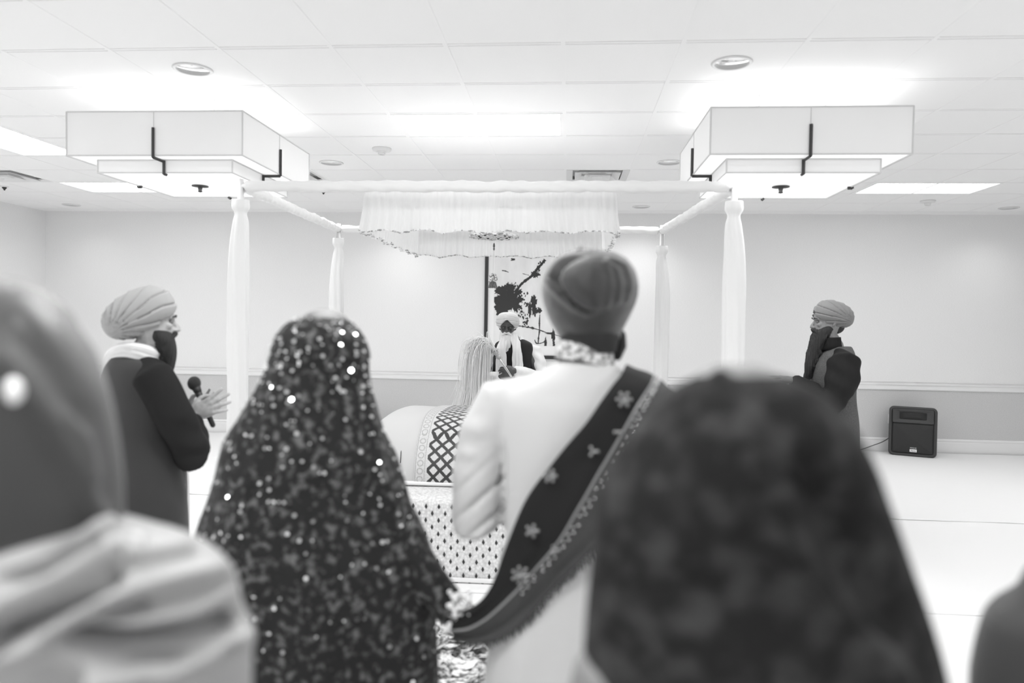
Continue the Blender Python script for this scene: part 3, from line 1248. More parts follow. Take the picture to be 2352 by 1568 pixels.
def add_head(mb, h, face=True):
    rings = []
    for u, f, b, w_ in HEADT:
        c, rf = (f + b) / 2, (f - b) / 2
        r = []
        for i in range(32):
            a = 2 * pi * i / 32
            x, y = cos(a), sin(a)
            x = math.copysign(abs(x) ** .9, x)
            y = math.copysign(abs(y) ** .9, y)
            r.append(h(x * w_, c + y * rf, u))
        rings.append(r)
    mb.loft(rings)
    if face:
        mb.tube([h(0, .086, .142), h(0, .098, .122), h(0, .112, .102), h(0, .117, .091), h(0, .098, .083)], [.008, .009, .011, .0125, .011], 10)
        for s_ in (-1, 1):
            mb.ell(h(s_ * .012, .100, .088), .010, .010, .009, 10, 8)
            mb.tube([h(s_ * .012, .094, .147), h(s_ * .034, .091, .150), h(s_ * .052, .078, .145)], [.008, .009, .007], 8)
            mb.ell(h(s_ * .043, .072, .108), .018, .018, .018, 10, 8)
            mb.tube([h(s_ * .071, -.006, .138), h(s_ * .082, -.018, .142), h(s_ * .086, -.024, .122), h(s_ * .080, -.014, .098), h(s_ * .072, -.006, .092)], [.006, .008, .010, .009, .006], 8)
        mb.tube([h(-.022, .088, .055), h(0, .097, .058), h(.022, .088, .055)], [.005, .007, .005], 8)
        mb.tube([h(-.02, .087, .046), h(0, .095, .045), h(.02, .087, .046)], [.005, .0075, .005], 8)


def add_hand(mb, wrist, d, n, side, curl, spread=.12, size=1.0, thumb=.5, curls=None, fat=1.0):
    """d towards the fingers, n out of the back of the hand, side +1/-1 picks the thumb side"""
    d = V(d).normalized()
    n = (V(n) - d * V(n).dot(d)).normalized()
    t = d.cross(n).normalized() * side
    W = V(wrist)
    s = size

    def P(a, b, c):
        return W + d * (a * s) + t * (b * s) + n * (c * s)
    rings = []
    for a, hw, th, off in ((-.02, .026, .020, 0), (.01, .030, .019, 0), (.04, .040, .017, .002), (.07, .043, .015, .0), (.094, .041, .011, -.001)):
        r = []
        for i in range(16):
            q = 2 * pi * i / 16
            r.append(P(a, off + cos(q) * hw, sin(q) * th))
        rings.append(r)
    mb.loft(rings)
    for k, (off, L, r0, bl) in enumerate(((.030, .072, .0088 * fat, .090), (.010, .081, .0092 * fat, .096), (-.010, .075, .0088 * fat, .093), (-.029, .058, .0078 * fat, .085))):
        c = (curls[k] if curls else curl)
        p = P(bl - .012, off, .001)
        ang = .08
        dirt = (d + t * (off / .03 * spread)).normalized()
        pts, rad = [p], [r0 * s * 1.05]
        p = P(bl + .004, off * 1.02, .001)
        pts.append(p)
        rad.append(r0 * s * 1.05)
        for seg, (fr, kk) in enumerate(((.46, .75), (.30, 1.05), (.24, .8))):
            ang += c * kk
            p = p + (dirt * cos(ang) - n * sin(ang)) * (L * s * fr)
            pts.append(p)
            rad.append(r0 * s * (1.0 - .09 * (seg + 1)))
        mb.tube(pts, rad, 10)
    th = [P(.012, .022, -.004), P(.034, .044, -.012 - .012 * thumb), P(.062, .056, -.020 - .022 * thumb), P(.088, .054 - .012 * thumb, -.026 - .030 * thumb)]
    mb.tube(th, [.014 * s, .0125 * s, .0108 * s, .0088 * s], 10)


def add_body(mb, P, H, armL, armR, head, face=True, hands=None, broad=1.0, legs=True):
    """armL / armR: (elbow, wrist) in local r, f, u; head: Pose at chin level"""
    rings = []
    for u, rx, ry, f in ((.47, .13, .09, 0), (.50, .165, .105, 0), (.54, .165, .108, 0), (.61, .14, .098, .005), (.68, .15, .105, .01), (.74, .165, .112, .01), (.79, .168, .098, .0), (.822, .12, .075, -.005), (.845, .065, .06, 0), (.86, .054, .056, .004), (.875, .052, .056, .012)):
        rings.append([P(cos(2 * pi * i / 28) * rx * broad, f + sin(2 * pi * i / 28) * ry, u * H) for i in range(28)])
    mb.loft(rings)
    mb.tube([P(0, 0, .83 * H), P(0, .006, .865 * H), head(0, .0, .035), head(0, -.008, .09)], [.058, .054, .053, .06], 16)
    for s_, arm in ((-1, armL), (1, armR)):
        e, w_ = arm
        sh = P(s_ * .165 * broad, 0, .792 * H)
        e, w_ = P(*e), P(*w_)
        mb.tube([P(s_ * .11 * broad, 0, .80 * H), sh, sh.lerp(e, .5), e, e.lerp(w_, .35), e.lerp(w_, .8), w_], [.05, .054, .046, .040, .042, .031, .028], 14)
        if legs:
            mb.tube([P(s_ * .085, 0, .52 * H), P(s_ * .09, .005, .40 * H), P(s_ * .095, .01, .285 * H), P(s_ * .095, -.015, .2 * H), P(s_ * .095, -.015, .05 * H)], [.09, .08, .054, .056, .036], 16)
            mb.tube([P(s_ * .095, -.035, .035), P(s_ * .10, .03, .035), P(s_ * .108, .12, .026), P(s_ * .112, .17, .022)], [(.033, .03), (.038, .034), (.044, .024), (.034, .016)], 12, up=(0, 0, 1))
    add_head(mb, head, face)
    for h_ in hands or []:
        add_hand(mb, **h_)


def socket_disp(h):
    def f(p, n):
        q = p - h.b
        r, ff, u = q.dot(h.R), q.dot(h.F), q.dot(h.U)
        d = 0
        if ff > .03:
            for s_ in (-1, 1):
                k = ((r - s_ * .031) / .017) ** 2 + ((u - .124) / .011) ** 2
                if k < 9:
                    d -= .010 * exp(-k)
            if abs(r) < .06 and .13 < u < .21:
                d += .0012 * sin(u * 420) * exp(-((u - .178) / .02) ** 2)
        return n * d
    return f


def add_eyes(h, parent):
    for s_ in (-1, 1):
        b = MB()
        M3 = Matrix((h.R, h.F, h.U)).transposed()
        b.ell(h(s_ * .031, .079, .124), .0115, .0115, .0105, 14, 10, M3)
        b.cur = 1
        b.ell(h(s_ * .031, .0875, .124), .0055, .004, .0055, 10, 8, M3)
        b.build('eye', [m_eye, m_iris], parent)
        b = MB()
        b.tube([h(s_ * .012, .100, .146), h(s_ * .030, .101, .153), h(s_ * .052, .086, .147)], [.003, .0052, .0025], 8)
        b.build('eyebrow', m_brow_now[0], parent)


m_brow_now = [m_hairb]


def turban(name, h, parent, m, front, back, half, up, down, nod, cu=.165, bands=6, amp=.006, opening=True, twist=0.0, lobes=None, cf=0.0, low=.0):
    """wrapped turban: dome with overlapping diagonal bands fanned from the nape"""
    q = h.tilt(h(0, cf, cu), 0, nod)
    N, K = 128, 84
    b = MB()
    rings = []
    for k in range(K + 1):
        ph = -pi / 2 + pi * (k + .3) / (K + .6)
        ring = []
        for i in range(N):
            a = 2 * pi * i / N
            x, y, z = cos(ph) * cos(a), cos(ph) * sin(a), sin(ph)
            e = .88
            f = math.copysign(abs(y) ** e, y) * (front if y > 0 else back)
            u = math.copysign(abs(z) ** e, z) * (up if z > 0 else down)
            r = math.copysign(abs(x) ** e, x) * half
            # overlapping bands
            side = 1 if x >= 0 else -1
            fp, upv = -back * .95, -down * low
            an = atan2(u - upv, f - fp) + twist * side
            s_ = (an / (pi * .5)) * bands + .25 * noise.noise((r * 9, f * 9, u * 9))
            fr = s_ - math.floor(s_)
            step = amp * (fr - .5) - amp * 1.3 * exp(-((fr - .02) / .06) ** 2) - amp * 1.3 * exp(-((fr - 1) / .06) ** 2) * .8
            dist = sqrt((f - fp) ** 2 + (u - upv) ** 2)
            step *= min(1, dist / (back * .5)) * min(1, abs(x) * 3.5 + .25)
            nrm = V((x / half, y / (front if y > 0 else back), z / (up if z > 0 else down))).normalized()
            rr, ff, uu = r + nrm.x * step, f + nrm.y * step, u + nrm.z * step
            p = q(rr, ff, uu)
            if opening:
                l = p - h.b
                lr, lf, lu = l.dot(h.R), l.dot(h.F), l.dot(h.U)
                apex = .205 + .0
                wid = max(0, (apex - lu)) * .95
                if lf > .0 and lu < apex and abs(lr) < wid + .012:
                    kk = min(1, max(0, (wid + .012 - abs(lr)) / .012))
                    lim = .035 + .0 * lu
                    if lf > lim:
                        p = p + h.F * ((lim - lf) * kk)
            ring.append(p)
        rings.append(ring)
    b.loft(rings)
    return b.build(name, m, parent)


def shell(P, spec, N=48):
    """rings of (u, r, f, rx, ry[, exponent])"""
    out = []
    for row in cat([tuple(s_[:5]) for s_ in spec], 4):
        u, r, f, rx, ry = row
        ring = []
        for i in range(N):
            a = 2 * pi * i / N
            x, y = cos(a), sin(a)
            ring.append(P(r + rx * math.copysign(abs(x) ** .9, x), f + ry * math.copysign(abs(y) ** .9, y), u))
        out.append(ring)
    return out


def beard(name, h, parent, m, spine, seed=0, strand=.006, vox=.005):
    b = MB()
    rings = []
    for f, u, wd, th in cat(spine, 4):
        ring = []
        for i in range(36):
            a = 2 * pi * i / 36
            ring.append(h(cos(a) * wd, f + sin(a) * th, u))
        rings.append(ring)
    b.loft(rings)

    def d(p, n):
        q = p - h.b
        r, f, u = q.dot(h.R), q.dot(h.F), q.dot(h.U)
        k = min(1, max(0, (.09 - u) / .06))
        return n * (k * (strand * noise.noise((r * 70, f * 70, u * 7 + seed)) + strand * .6 * noise.noise((r * 160, f * 160, u * 12 + seed))))
    return b.build(name, m, parent, remesh=vox, relax=2, disp=d)


def moustache(h, parent, m, droop=.02, wd=.05, r=.009):
    b = MB()
    for s_ in (-1, 1):
        b.tube([h(0, .104, .074), h(s_ * .02, .104, .072), h(s_ * wd * .75, .092, .062 - droop * .4), h(s_ * wd, .078, .055 - droop)], [r, r * 1.15, r * .9, r * .35], 10)
    return b.build('moustache', m, parent, remesh=.003, relax=2, disp=lambda p, n: n * (.002 * noise.noise((p.x * 120, p.y * 120, p.z * 40))))


def fold_noise(p, sc, amp, stretch=(1, 1, .25), seed=0):
    return amp * noise.noise((p.x * sc * stretch[0] + seed, p.y * sc * stretch[1], p.z * sc * stretch[2]))


def simple_legs(P, H, name, m, parent, top, r0=.1):
    b = MB()
    for s_ in (-1, 1):
        b.tube([P(s_ * .085, 0, top), P(s_ * .09, .005, .40 * H), P(s_ * .095, .005, .27 * H), P(s_ * .095, -.01, .07)], [r0, r0 * .95, r0 * .8, r0 * .68], 18, round_=False)
    return b.build(name, m, parent, remesh=.012, relax=2, disp=lambda p, n: n * fold_noise(p, 14, .006))


# ---- the groom: cream coat, dark turban, seen from behind
GY = 1.93
P = Pose((.03, GY, .012), 0)
t = thing('person', 'person from behind in a pale cream coat, patterned collar and dark turban', 'person', P.b)
h = P.tilt((.052, GY + .01, 1.487), 0, .06)
mb = MB()
gel, gwl = (-.275, -.015, 1.03), (-.10, .30, 1.10)
ger, gwr = (.265, -.005, 1.02), (.10, .30, 1.08)
add_body(mb, P, 1.70, (gel, gwl), (ger, gwr), h, True, [dict(wrist=P(-.10, .30, 1.10), d=P.R * .9 + P.F * .35, n=P.F * .4 + P.U, side=-1, curl=.35), dict(wrist=P(.10, .30, 1.08), d=-P.R * .9 + P.F * .3, n=P.F * .4 + P.U, side=1, curl=.35)])
mb.build('body', m_skin, t, remesh=.008, relax=2)
m_coat = mat('cream_coat', .66, .75, spec=.25, sheen=.15, bump=(220, .05, ONE))
mb = MB()
mb.loft(shell(P, [(1.466, .018, .0, .072, .072), (1.447, .014, .0, .10, .08), (1.416, .004, -.002, .160, .094), (1.382, -.008, 0, .212, .108), (1.34, -.012, .0, .224, .122), (1.24, -.012, .0, .206, .130), (1.10, -.015, .0, .184, .128), (.98, -.015, .0, .180, .130), (.85, -.015, 0, .196, .138), (.65, -.012, 0, .222, .150), (.45, -.01, 0, .245, .16)]))
for s_, e, w_ in ((-1, gel, gwl), (1, ger, gwr)):
    mb.tube([P(s_ * .12 - .01, 0, 1.368), P(s_ * .195 - .012, -.005, 1.350), P(s_ * .246, -.01, 1.27), P(s_ * .266, -.012, 1.16), P(e[0] * 1.0, e[1], e[2] + .01), P(ip(e[0], w_[0], .45), ip(e[1], w_[1], .45), ip(e[2], w_[2], .45)), P(*w_)], [.06, .075, .072, .068, .066, .056, .048], 20)


def coat_disp(p, n):
    x, y = px(p)
    d = fold_noise(p, 7, .005)
    # creases that fan from the inside of the elbow and upper arm
    if 1010 < x < 1165 and p.y < GY + .06:
        s_ = (x - 1150) * .70 + (y - 1240) * .8
        g = exp(-((y - 1170) / 85) ** 2) * min(1, max(0, (x - 1035) / 40)) * min(1, max(0, (1162 - x) / 14))
        d += -.012 * g * (max(0, cos(s_ * 2 * pi / 52 + .6)) ** 3) + .004 * g
        # shoulder puckers at the sleeve head
        d += .010 * exp(-((x - 1095) / 22) ** 2 - ((y - 985) / 20) ** 2) + .008 * exp(-((x - 1075) / 18) ** 2 - ((y - 1042) / 14) ** 2)
        d -= .014 * exp(-((x - 1152 + (y - 1150) * .02) / 9) ** 2) * min(1, max(0, (y - 1000) / 60)) * min(1, max(0, (1262 - y) / 20))
    if y > 1400:
        d += .006 * sin((x - 1100) / 17 + (y - 1400) / 60) * min(1, (y - 1400) / 120) * exp(-((x - 1170) / 70) ** 2)
    return n * d


mb.build('coat', m_coat, t, remesh=.008, relax=6, disp=coat_disp)
m_collar = mat('collar_brocade', .6, .6, vary=(75, .16, .78, .40, .56, ONE))
b = MB()
ring = []
for z, rx, ry, sl in ((1.470, .080, .080, .0), (1.490, .078, .077, 0), (1.515, .0745, .073, 0), (1.517, .070, .069, 0), (1.49, .072, .071, 0)):
    ring.append([V((.047 + cos(2 * pi * i / 48) * rx, GY + .004 + sin(2 * pi * i / 48) * ry, z + (cos(2 * pi * i / 48) * -.014) + (.01 * -sin(2 * pi * i / 48)))) for i in range(48)])
b.loft(ring, False, False).build('collar', m_collar, t)
m_turb = mat('dark_turban', .030, .55, spec=.45, sheen=.5, bump=(240, .08, ONE))
# turban from measured widths, with a rounded back
TR = [(574, 1330, 1385), (579, 1308, 1412), (588, 1285, 1432), (602, 1268, 1447), (622, 1253, 1459), (645, 1245, 1465), (670, 1242, 1466), (695, 1246, 1460), (720, 1254, 1449), (742, 1264, 1438), (760, 1275, 1429), (776, 1283, 1424)]
rings = []
for y, a, b_ in cat(TR, 8):
    c = at((a + b_) / 2, y, GY)
    rx = (at(b_, y, GY) - at(a, y, GY)).length / 2
    ry = rx * (1.12 if y < 700 else ip(1.12, 1.02, (y - 700) / 76))
    rings.append([c + V((cos(2 * pi * i / 160) * rx, sin(2 * pi * i / 160) * ry + .012, 0)) for i in range(160)])
rim = [(1248, 668), (1257, 632), (1275, 606), (1304, 590), (1340, 584), (1378, 588), (1408, 600)]
mass = [(1400, 590), (1378, 588), (1345, 592), (1318, 603), (1297, 621), (1288, 642), (1298, 666), (1320, 694), (1348, 716)]
vee = [(1250, 634), (1272, 656), (1296, 680), (1322, 700), (1348, 714), (1376, 704), (1410, 690), (1452, 668)]
pl1 = [(1392, 604), (1412, 622), (1420, 650), (1418, 690)]
pl2 = [(1400, 596), (1432, 614), (1444, 648), (1440, 690)]
pl3 = [(1388, 610), (1398, 630), (1400, 660), (1394, 700)]


def turb_disp(p, n):
    if n.y > .35:
        return n * 0
    q = px(p)
    d, sd = seg_dist(q, rim)
    v, sv = seg_dist(q, vee)
    vf = 1 - .65 * min(1, max(0, (q[0] - 1345) / 50))
    # sd > 0: outside (above) the recessed mass
    inside = (sd > 0) and (sv < 0)
    e, se = seg_dist(q, mass)
    k = 0
    below = sv > 0
    right = min(1, max(0, (1400 - q[0]) / 40))
    if se < 0:
        # the inner roll, bulging out of the wraps
        k += (.006 + .016 * min(1, e / 34)) * (0 if below else 1) * (.35 + .65 * right)
    elif not below and q[1] < 700:
        # the dark hollow between the outer wrap and the roll
        k -= .024 * right * min(1, e / 5) * (1 - min(1, max(0, e - 20) / 10))
    if below:
        k += .012 * vf * exp(-(v / 13) ** 2)
    elif v < 12:
        k -= .006 * vf * (1 - v / 12)
    for pl in (pl1, pl2, pl3):
        e, _ = seg_dist(q, pl)
        k += .005 * exp(-(e / 6) ** 2)
    k += .0012 * noise.noise((p.x * 40, p.y * 40, p.z * 40))
    return n * (k * min(1, max(0, -n.y - .12) / .4))


tb = MB().loft(rings)
tb.ell(at(1334, 578, GY) + V((0, .0, 0)), .018, .03, .008, 14, 8)
tb.build('turban', m_turb, t, disp=turb_disp)
b = MB()
rings = []
for y, a, b_ in cat([(760, 1281, 1424), (778, 1286, 1422), (795, 1290, 1418), (808, 1293, 1415)], 4):
    c = at((a + b_) / 2, y, GY + .0)
    rx = (at(b_, y, GY) - at(a, y, GY)).length / 2
    rings.append([c + V((cos(2 * pi * i / 48) * rx, sin(2 * pi * i / 48) * rx * .95 - .0, 0)) for i in range(48)])
b.loft(rings).build('hair', m_hairb, t)
b = MB()
b.tube([at(1424, 770, GY + .03), at(1424, 795, GY + .03), at(1418, 818, GY + .03)], [.016, .018, .012], 10).build('beard_edge', m_hairb, t)
simple_legs(P, 1.7, 'trousers', mat('cream_trousers', .6, .8), t, .85)

# ---- the dark sash over the groom's shoulder, its end drawn towards the bride
m_sash = mat('black_velvet', .024, .9, spec=.1, sheen=.15)
m_band = mat('grey_sash_border', .062, .75, bump=(90, .3, ONE))
RB = [  # left edge, seam, outer edge, depth
    (1446, 848, 1505, 868, 1548, 900, 2.00), (1438, 838, 1502, 864, 1546, 898, 1.90), (1425, 862, 1494, 884, 1540, 914, 1.815), (1392, 905, 1472, 918, 1532, 942, 1.775), (1340, 978, 1436, 980, 1505, 1010, 1.765), (1268, 1062, 1385, 1068, 1460, 1108, 1.765),
    (1206, 1150, 1332, 1158, 1412, 1200, 1.77), (1162, 1255, 1280, 1244, 1345, 1278, 1.775), (1128, 1345, 1214, 1322, 1272, 1350, 1.785), (1088, 1392, 1150, 1388, 1200, 1428, 1.80), (1042, 1405, 1090, 1432, 1118, 1472, 1.83), (1005, 1412, 1034, 1442, 1040, 1466, 1.86)]
m_thread = mat('silver_thread', .05, .5)
m_bead = mat('dull_bead', .38, .25, metal=1)
t = thing('sash', 'black velvet sash with grey jewelled border slung over the cream coat', 'sash', at(1300, 1100, 1.76))
P_ = cat(RB, 10)
nl = 14


def sash_pt(row, v):
    """v 0..1 black part, 1..2 grey border"""
    l, m_, o_, Y = at(row[0], row[1], row[6]), at(row[2], row[3], row[6]), at(row[4], row[5], row[6]), row[6]
    p = l.lerp(m_, v) if v <= 1 else m_.lerp(o_, v - 1)
    return p


def sash_part(v0, v1, n, off, seed):
    rows = []
    for k, row in enumerate(P_):
        r = []
        for i in range(n + 1):
            v = ip(v0, v1, i / n)
            p = sash_pt(row, v)
            s_ = k / len(P_)
            p = p + V((0, -(off + .004 * sin(pi * min(1, v)) + .004 * noise.noise((v * 3, s_ * 6, seed)) + .010 * s_ * sin(v * 5 + s_ * 3)), .003 * noise.noise((s_ * 14, v * 2, seed))))
            r.append(p)
        rows.append(r)
    return rows


MB().loft(sash_part(0, 1.02, 16, 0, 1), closed=False).build('velvet_panel', m_sash, t, solid=.004)
MB().loft(sash_part(.98, 2, 14, .004, 2), closed=False).build('grey_border', m_band, t, solid=.004)
e = MB()
rw = sash_part(1.0, 1.06, 1, .008, 2)
e.tube([r[0] for r in rw], [.0028] * len(rw), 8).build('border_piping', m_steel_dull if 'm_steel_dull' in globals() else mat('dull_silver', .42, .35, metal=.6), t)
e = MB()
for k in range(70):
    row = P_[int(5 + (len(P_) - 30) * k / 70)]
    p = sash_pt(row, 1.12 + .10 * (k % 2)) + V((0, -.016, 0))
    e.ell(p, .0042, .003, .0026, 8, 5)
e.build('sequin_row', m_refl, t)
for mx_, my_, n_, R_ in ((1433, 917, 6, .021), (1263, 1092, 6, .019), (1362, 1036, 3, .014), (1222, 1218, 5, .018), (1196, 1320, 7, .026), (1418, 992, 2, .008), (1275, 1262, 3, .012)):
    c = at(mx_, my_, 1.752)
    e = MB()
    for k in range(n_):
        a = 2 * pi * k / n_
        e.ell(c + V((cos(a) * R_ * .75, -.002, sin(a) * R_ * .75)), .0048, .003, .0048, 10, 6)
        e.cur = 1
        e.tube([c + V((0, 0, 0)), c + V((cos(a) * R_ * .7, -.001, sin(a) * R_ * .7))], [.0028, .004], 6)
        e.cur = 0
    e.ell(c, .004, .003, .004, 10, 6)
    e.build('flower_motif', [m_bead, m_thread], t)
# fringe along the lower border
e = MB()
for k in range(0, len(P_) - 1):
    row = P_[k]
    if k < 60:
        continue
    for q in range(3):
        p = sash_pt(row, 1.99) + V((.004 * q, -.004, 0))
        e.tube([p, p + V((rnd.uniform(-.004, .008), -.002, -rnd.uniform(.008, .02)))], [.0022, .0012], 5)
fr = e.build('fringe', m_band, t)

# ---- the bride: dark embroidered shawl from crown to floor
BY = 1.93
bcx = at(735, 900, BY).x
P = Pose((bcx, BY, .012), .05)
t = thing('person', 'person from behind wholly covered by a dark shawl strewn with sequins', 'person', P.b)
h = P.tilt(at(740, 905, BY + .0), .1, .12)
mb = MB()
bel, bwl = (-.26, .0, .90), (-.12, .2, .85)
hand_t = at(1032, 1412, BY - .03) - P.b
ber = (.235, -.03, .92)
bwr = (hand_t.x - .045, hand_t.y + .0, hand_t.z + .04)
wr = P.b + V(bwr)
add_body(mb, P, 1.52, (bel, bwl), ((.24, -.02, .97), (P.R.dot(wr - P.b), P.F.dot(wr - P.b), bwr[2])), h, True, [dict(wrist=wr, d=V((.8, -.05, -.55)), n=V((.4, -.7, .5)), side=-1, curl=.75)], broad=.88)
mb.build('body', m_skin, t, remesh=.008, relax=2)
m_emb = mat('embroidered_shawl', .05, .8, spec=.25, vary=(44, .020, .15, .52, .66, ONE), sheen=.05, bump=(120, .3, ONE))
SR = [(727, 712, 768), (731, 690, 790), (745, 662, 812), (765, 646, 828), (785, 636, 838), (815, 628, 846), (840, 621, 843), (870, 608, 846), (900, 592, 852), (930, 576, 862), (960, 558, 871), (1000, 533, 886), (1050, 513, 912), (1100, 500, 930), (1150, 486, 944), (1200, 470, 958), (1250, 457, 974), (1300, 450, 985), (1400, 452, 994), (1568, 470, 994)]
rings = []
dep = lambda y: ip(1.10, .62, min(1, max(0, (y - 800) / 300)))
for y, a, b_ in cat(SR, 4):
    c = at((a + b_) / 2, y, BY)
    rx = (at(b_, y, BY) - at(a, y, BY)).length / 2
    ry = min(rx * dep(y), .205)
    rings.append([c + V((cos(2 * pi * i / 120) * rx, sin(2 * pi * i / 120) * ry, 0)) for i in range(120)])
last = rings[-1]
for z in (.5, .3, .12, .03):
    rings.append([V((p.x, p.y, z)) for p in last])


def shawl_disp(p, n):
    x, y = px(p)
    k = min(1, max(0, (y - 760) / 250))
    d = k * (.010 * noise.noise((p.x * 9 + p.z * 2, p.y * 9, p.z * 1.6)) + .006 * noise.noise((p.x * 22, p.y * 22, p.z * 3)))
    # fold lines that fall from the crown to each side
    for x0, x1, s_ in ((655, 560, -1), (815, 900, 1)):
        xx = ip(x0, x1, (y - 800) / 350)
        d += .007 * exp(-((x - xx) / 14) ** 2) * k
    return n * d


shw = MB().loft(rings).build('shawl', m_emb, t, disp=shawl_disp)
b = MB()
P0, P1, P2 = at(955, 1190, BY - .05), at(1010, 1290, BY - .06), at(1078, 1385, BY - .04)
b.tube(cat([tuple(at(900, 1180, BY - .01)), tuple(at(935, 1255, BY - .03)), tuple(at(975, 1320, BY - .05)), tuple(at(1020, 1375, BY - .05)), tuple(at(1050, 1400, BY - .04))], 4), [.060 - .0012 * k for k in range(17)], 20)
b.build('sleeve', m_emb, t, disp=lambda p, n: n * (.008 * noise.noise((p.x * 20, p.y * 20, p.z * 14))))
b = MB()
for k in range(7):
    c = at(1052 + (k - 3) * 4.2, 1400 + (k - 3) * 3.4, BY - .055)
    d_ = V((.62, .05, -.6)).normalized()
    a1 = d_.cross(V((0, 1, 0))).normalized()
    a2 = d_.cross(a1)
    ring = [c + a1 * (cos(2 * pi * i / 24) * .034) + a2 * (sin(2 * pi * i / 24) * .034) for i in range(25)]
    b.tube(ring, [.0026] * 25, 6, caps=False)
b.build('bangles', m_refl, t)
b = MB()
for k in range(26):
    q = at(rnd.uniform(1030, 1080), rnd.uniform(1355, 1420), BY - .105)
    b.ell(q, .0065, .004, .0065, 8, 5)
for k in range(5):
    q = at(rnd.uniform(1020, 1034), rnd.uniform(1432, 1452), BY - .105)
    b.ell(q, .0065, .004, .0065, 8, 5)
b.build('hand_jewellery', mat('bright_pearl', .95, .12, spec=1.0, emit=0), t)


def sequins(mesh_obj, base, n, r, seed, ymax=1.0, name='sequins', tilt=.5, m=None, region=None):
    """small tilted mirror discs sewn on a cloth"""
    R_ = random.Random(seed)
    b = MB()
    polys = [p for p in mesh_obj.data.polygons if p.normal.y < .1]
    off = base
    for k in range(n):
        p = R_.choice(polys)
        c = p.center + off
        nn = (p.normal + V((R_.gauss(0, tilt), R_.gauss(0, tilt) - .2, R_.gauss(.35, tilt)))).normalized()
        if nn.dot(p.normal) < .15:
            nn = p.normal.copy()
        if region and not region(c):
            continue
        a1 = nn.orthogonal().normalized()
        a2 = nn.cross(a1)
        c = c + p.normal * .004
        i0 = len(b.v)
        rr = r * R_.uniform(.7, 1.3)
        for q in range(8):
            b.v.append(c + a1 * (cos(q * pi / 4) * rr) + a2 * (sin(q * pi / 4) * rr))
        b.face(*range(i0, i0 + 8))
    return b


m_seq = mat('mirror_sequin', .95, .08, metal=1)
b = sequins(shw, BASES[shw.name], 520, .0044, 5)
tag(b.build('sequins', m_seq, t, smooth=False), kind='stuff')

# ---- the singer with a microphone, turned to the right
SY_ = 3.12
P = Pose((at(318, 1000, SY_).x, SY_, .012), .62)
t = thing('person', 'person in grey vest, black sleeves and pale grey turban holding a microphone', 'person', P.b)
hd = at(372, 800, SY_)
h = P.tilt(V((hd.x - .06, SY_, hd.z + .0)), .40, .05)
mb = MB()
elb = at(446, 1050, SY_ - .05) - P.b
elb = (P.R.dot(elb), P.F.dot(elb), elb.z)
wrw = at(441, 953, SY_ + .12)
wri = wrw - P.b
wri = (P.R.dot(wri), P.F.dot(wri), wri.z)
wlw = at(438, 948, SY_ + .20)
wli = wlw - P.b
wli = (P.R.dot(wli), P.F.dot(wli), wli.z)
add_body(mb, P, 1.60, ((-.25, .08, 1.0), wli), (elb, wri), h, True,
         [dict(wrist=wrw, d=V((.86, .1, .42)), n=V((.25, -.95, .1)), side=-1, curl=.10, spread=.28, thumb=.1, size=1.06, curls=(.05, .12, .16, .2), fat=1.22),
          dict(wrist=wlw, d=V((.80, .0, .5)), n=V((0, .95, -.1)), side=1, curl=.25, spread=.2, thumb=.3, size=1.0)])
bd = mb.build('body', m_skin_lit, t, remesh=.005, relax=2, disp=socket_disp(h))
add_eyes(h, t)
m_vest = mat('grey_vest', .040, .85, spec=.2, sheen=.15, bump=(320, .12, ONE))
# vest (with the flare of its skirt)
mb = MB()
mb.loft(shell(P, [(1.385, .0, -.03, .085, .075), (1.36, .0, -.02, .15, .095), (1.325, .0, -.01, .19, .115), (1.25, .0, .0, .21, .135), (1.12, .0, .0, .205, .14), (1.0, .0, .0, .205, .142), (.86, .02, .0, .24, .155), (.70, .03, .0, .262, .165), (.55, .03, 0, .268, .17)]))
vs = mb.build('vest', m_vest, t, remesh=.009, relax=4, disp=lambda p, n: n * (fold_noise(p, 8, .006, (1, 1, .3), 4) + .004 * exp(-((p.z - 1.0) / .2) ** 2) * sin(p.z * 30 + p.x * 12)))
m_sleeve = mat('black_shirt', .018, .85, spec=.15, bump=(200, .08, ONE))
mb = MB()
sh = P(.165, -.01, 1.305)
mb.tube([P(.10, 0, 1.315), sh, sh.lerp(P(*elb), .5) + V((.012, -.01, 0)), P(*elb), P(*elb).lerp(wrw, .45), P(*elb).lerp(wrw, .80)], [.075, .090, .084, .078, .062, .05], 22)
shl = P(-.165, -.01, 1.305)
el2 = P(-.25, .08, 1.0)
mb.tube([P(-.10, 0, 1.315), shl, shl.lerp(el2, .5), el2, el2.lerp(wlw, .5), el2.lerp(wlw, .86)], [.07, .082, .074, .068, .056, .045], 22)
mb.build('shirt', m_sleeve, t, remesh=.008, relax=4, disp=lambda p, n: n * (.006 * sin(p.z * 55 + p.x * 22 + 3 * noise.noise(p * 8)) * exp(-((p.z - 1.02) / .09) ** 2) + fold_noise(p, 12, .006, (1, 1, .6), 9)))
b = MB()
b.tube([at(446, 968, SY_ + .045) , at(455, 950, SY_ + .10)], [.034, .033], 16, round_=False)
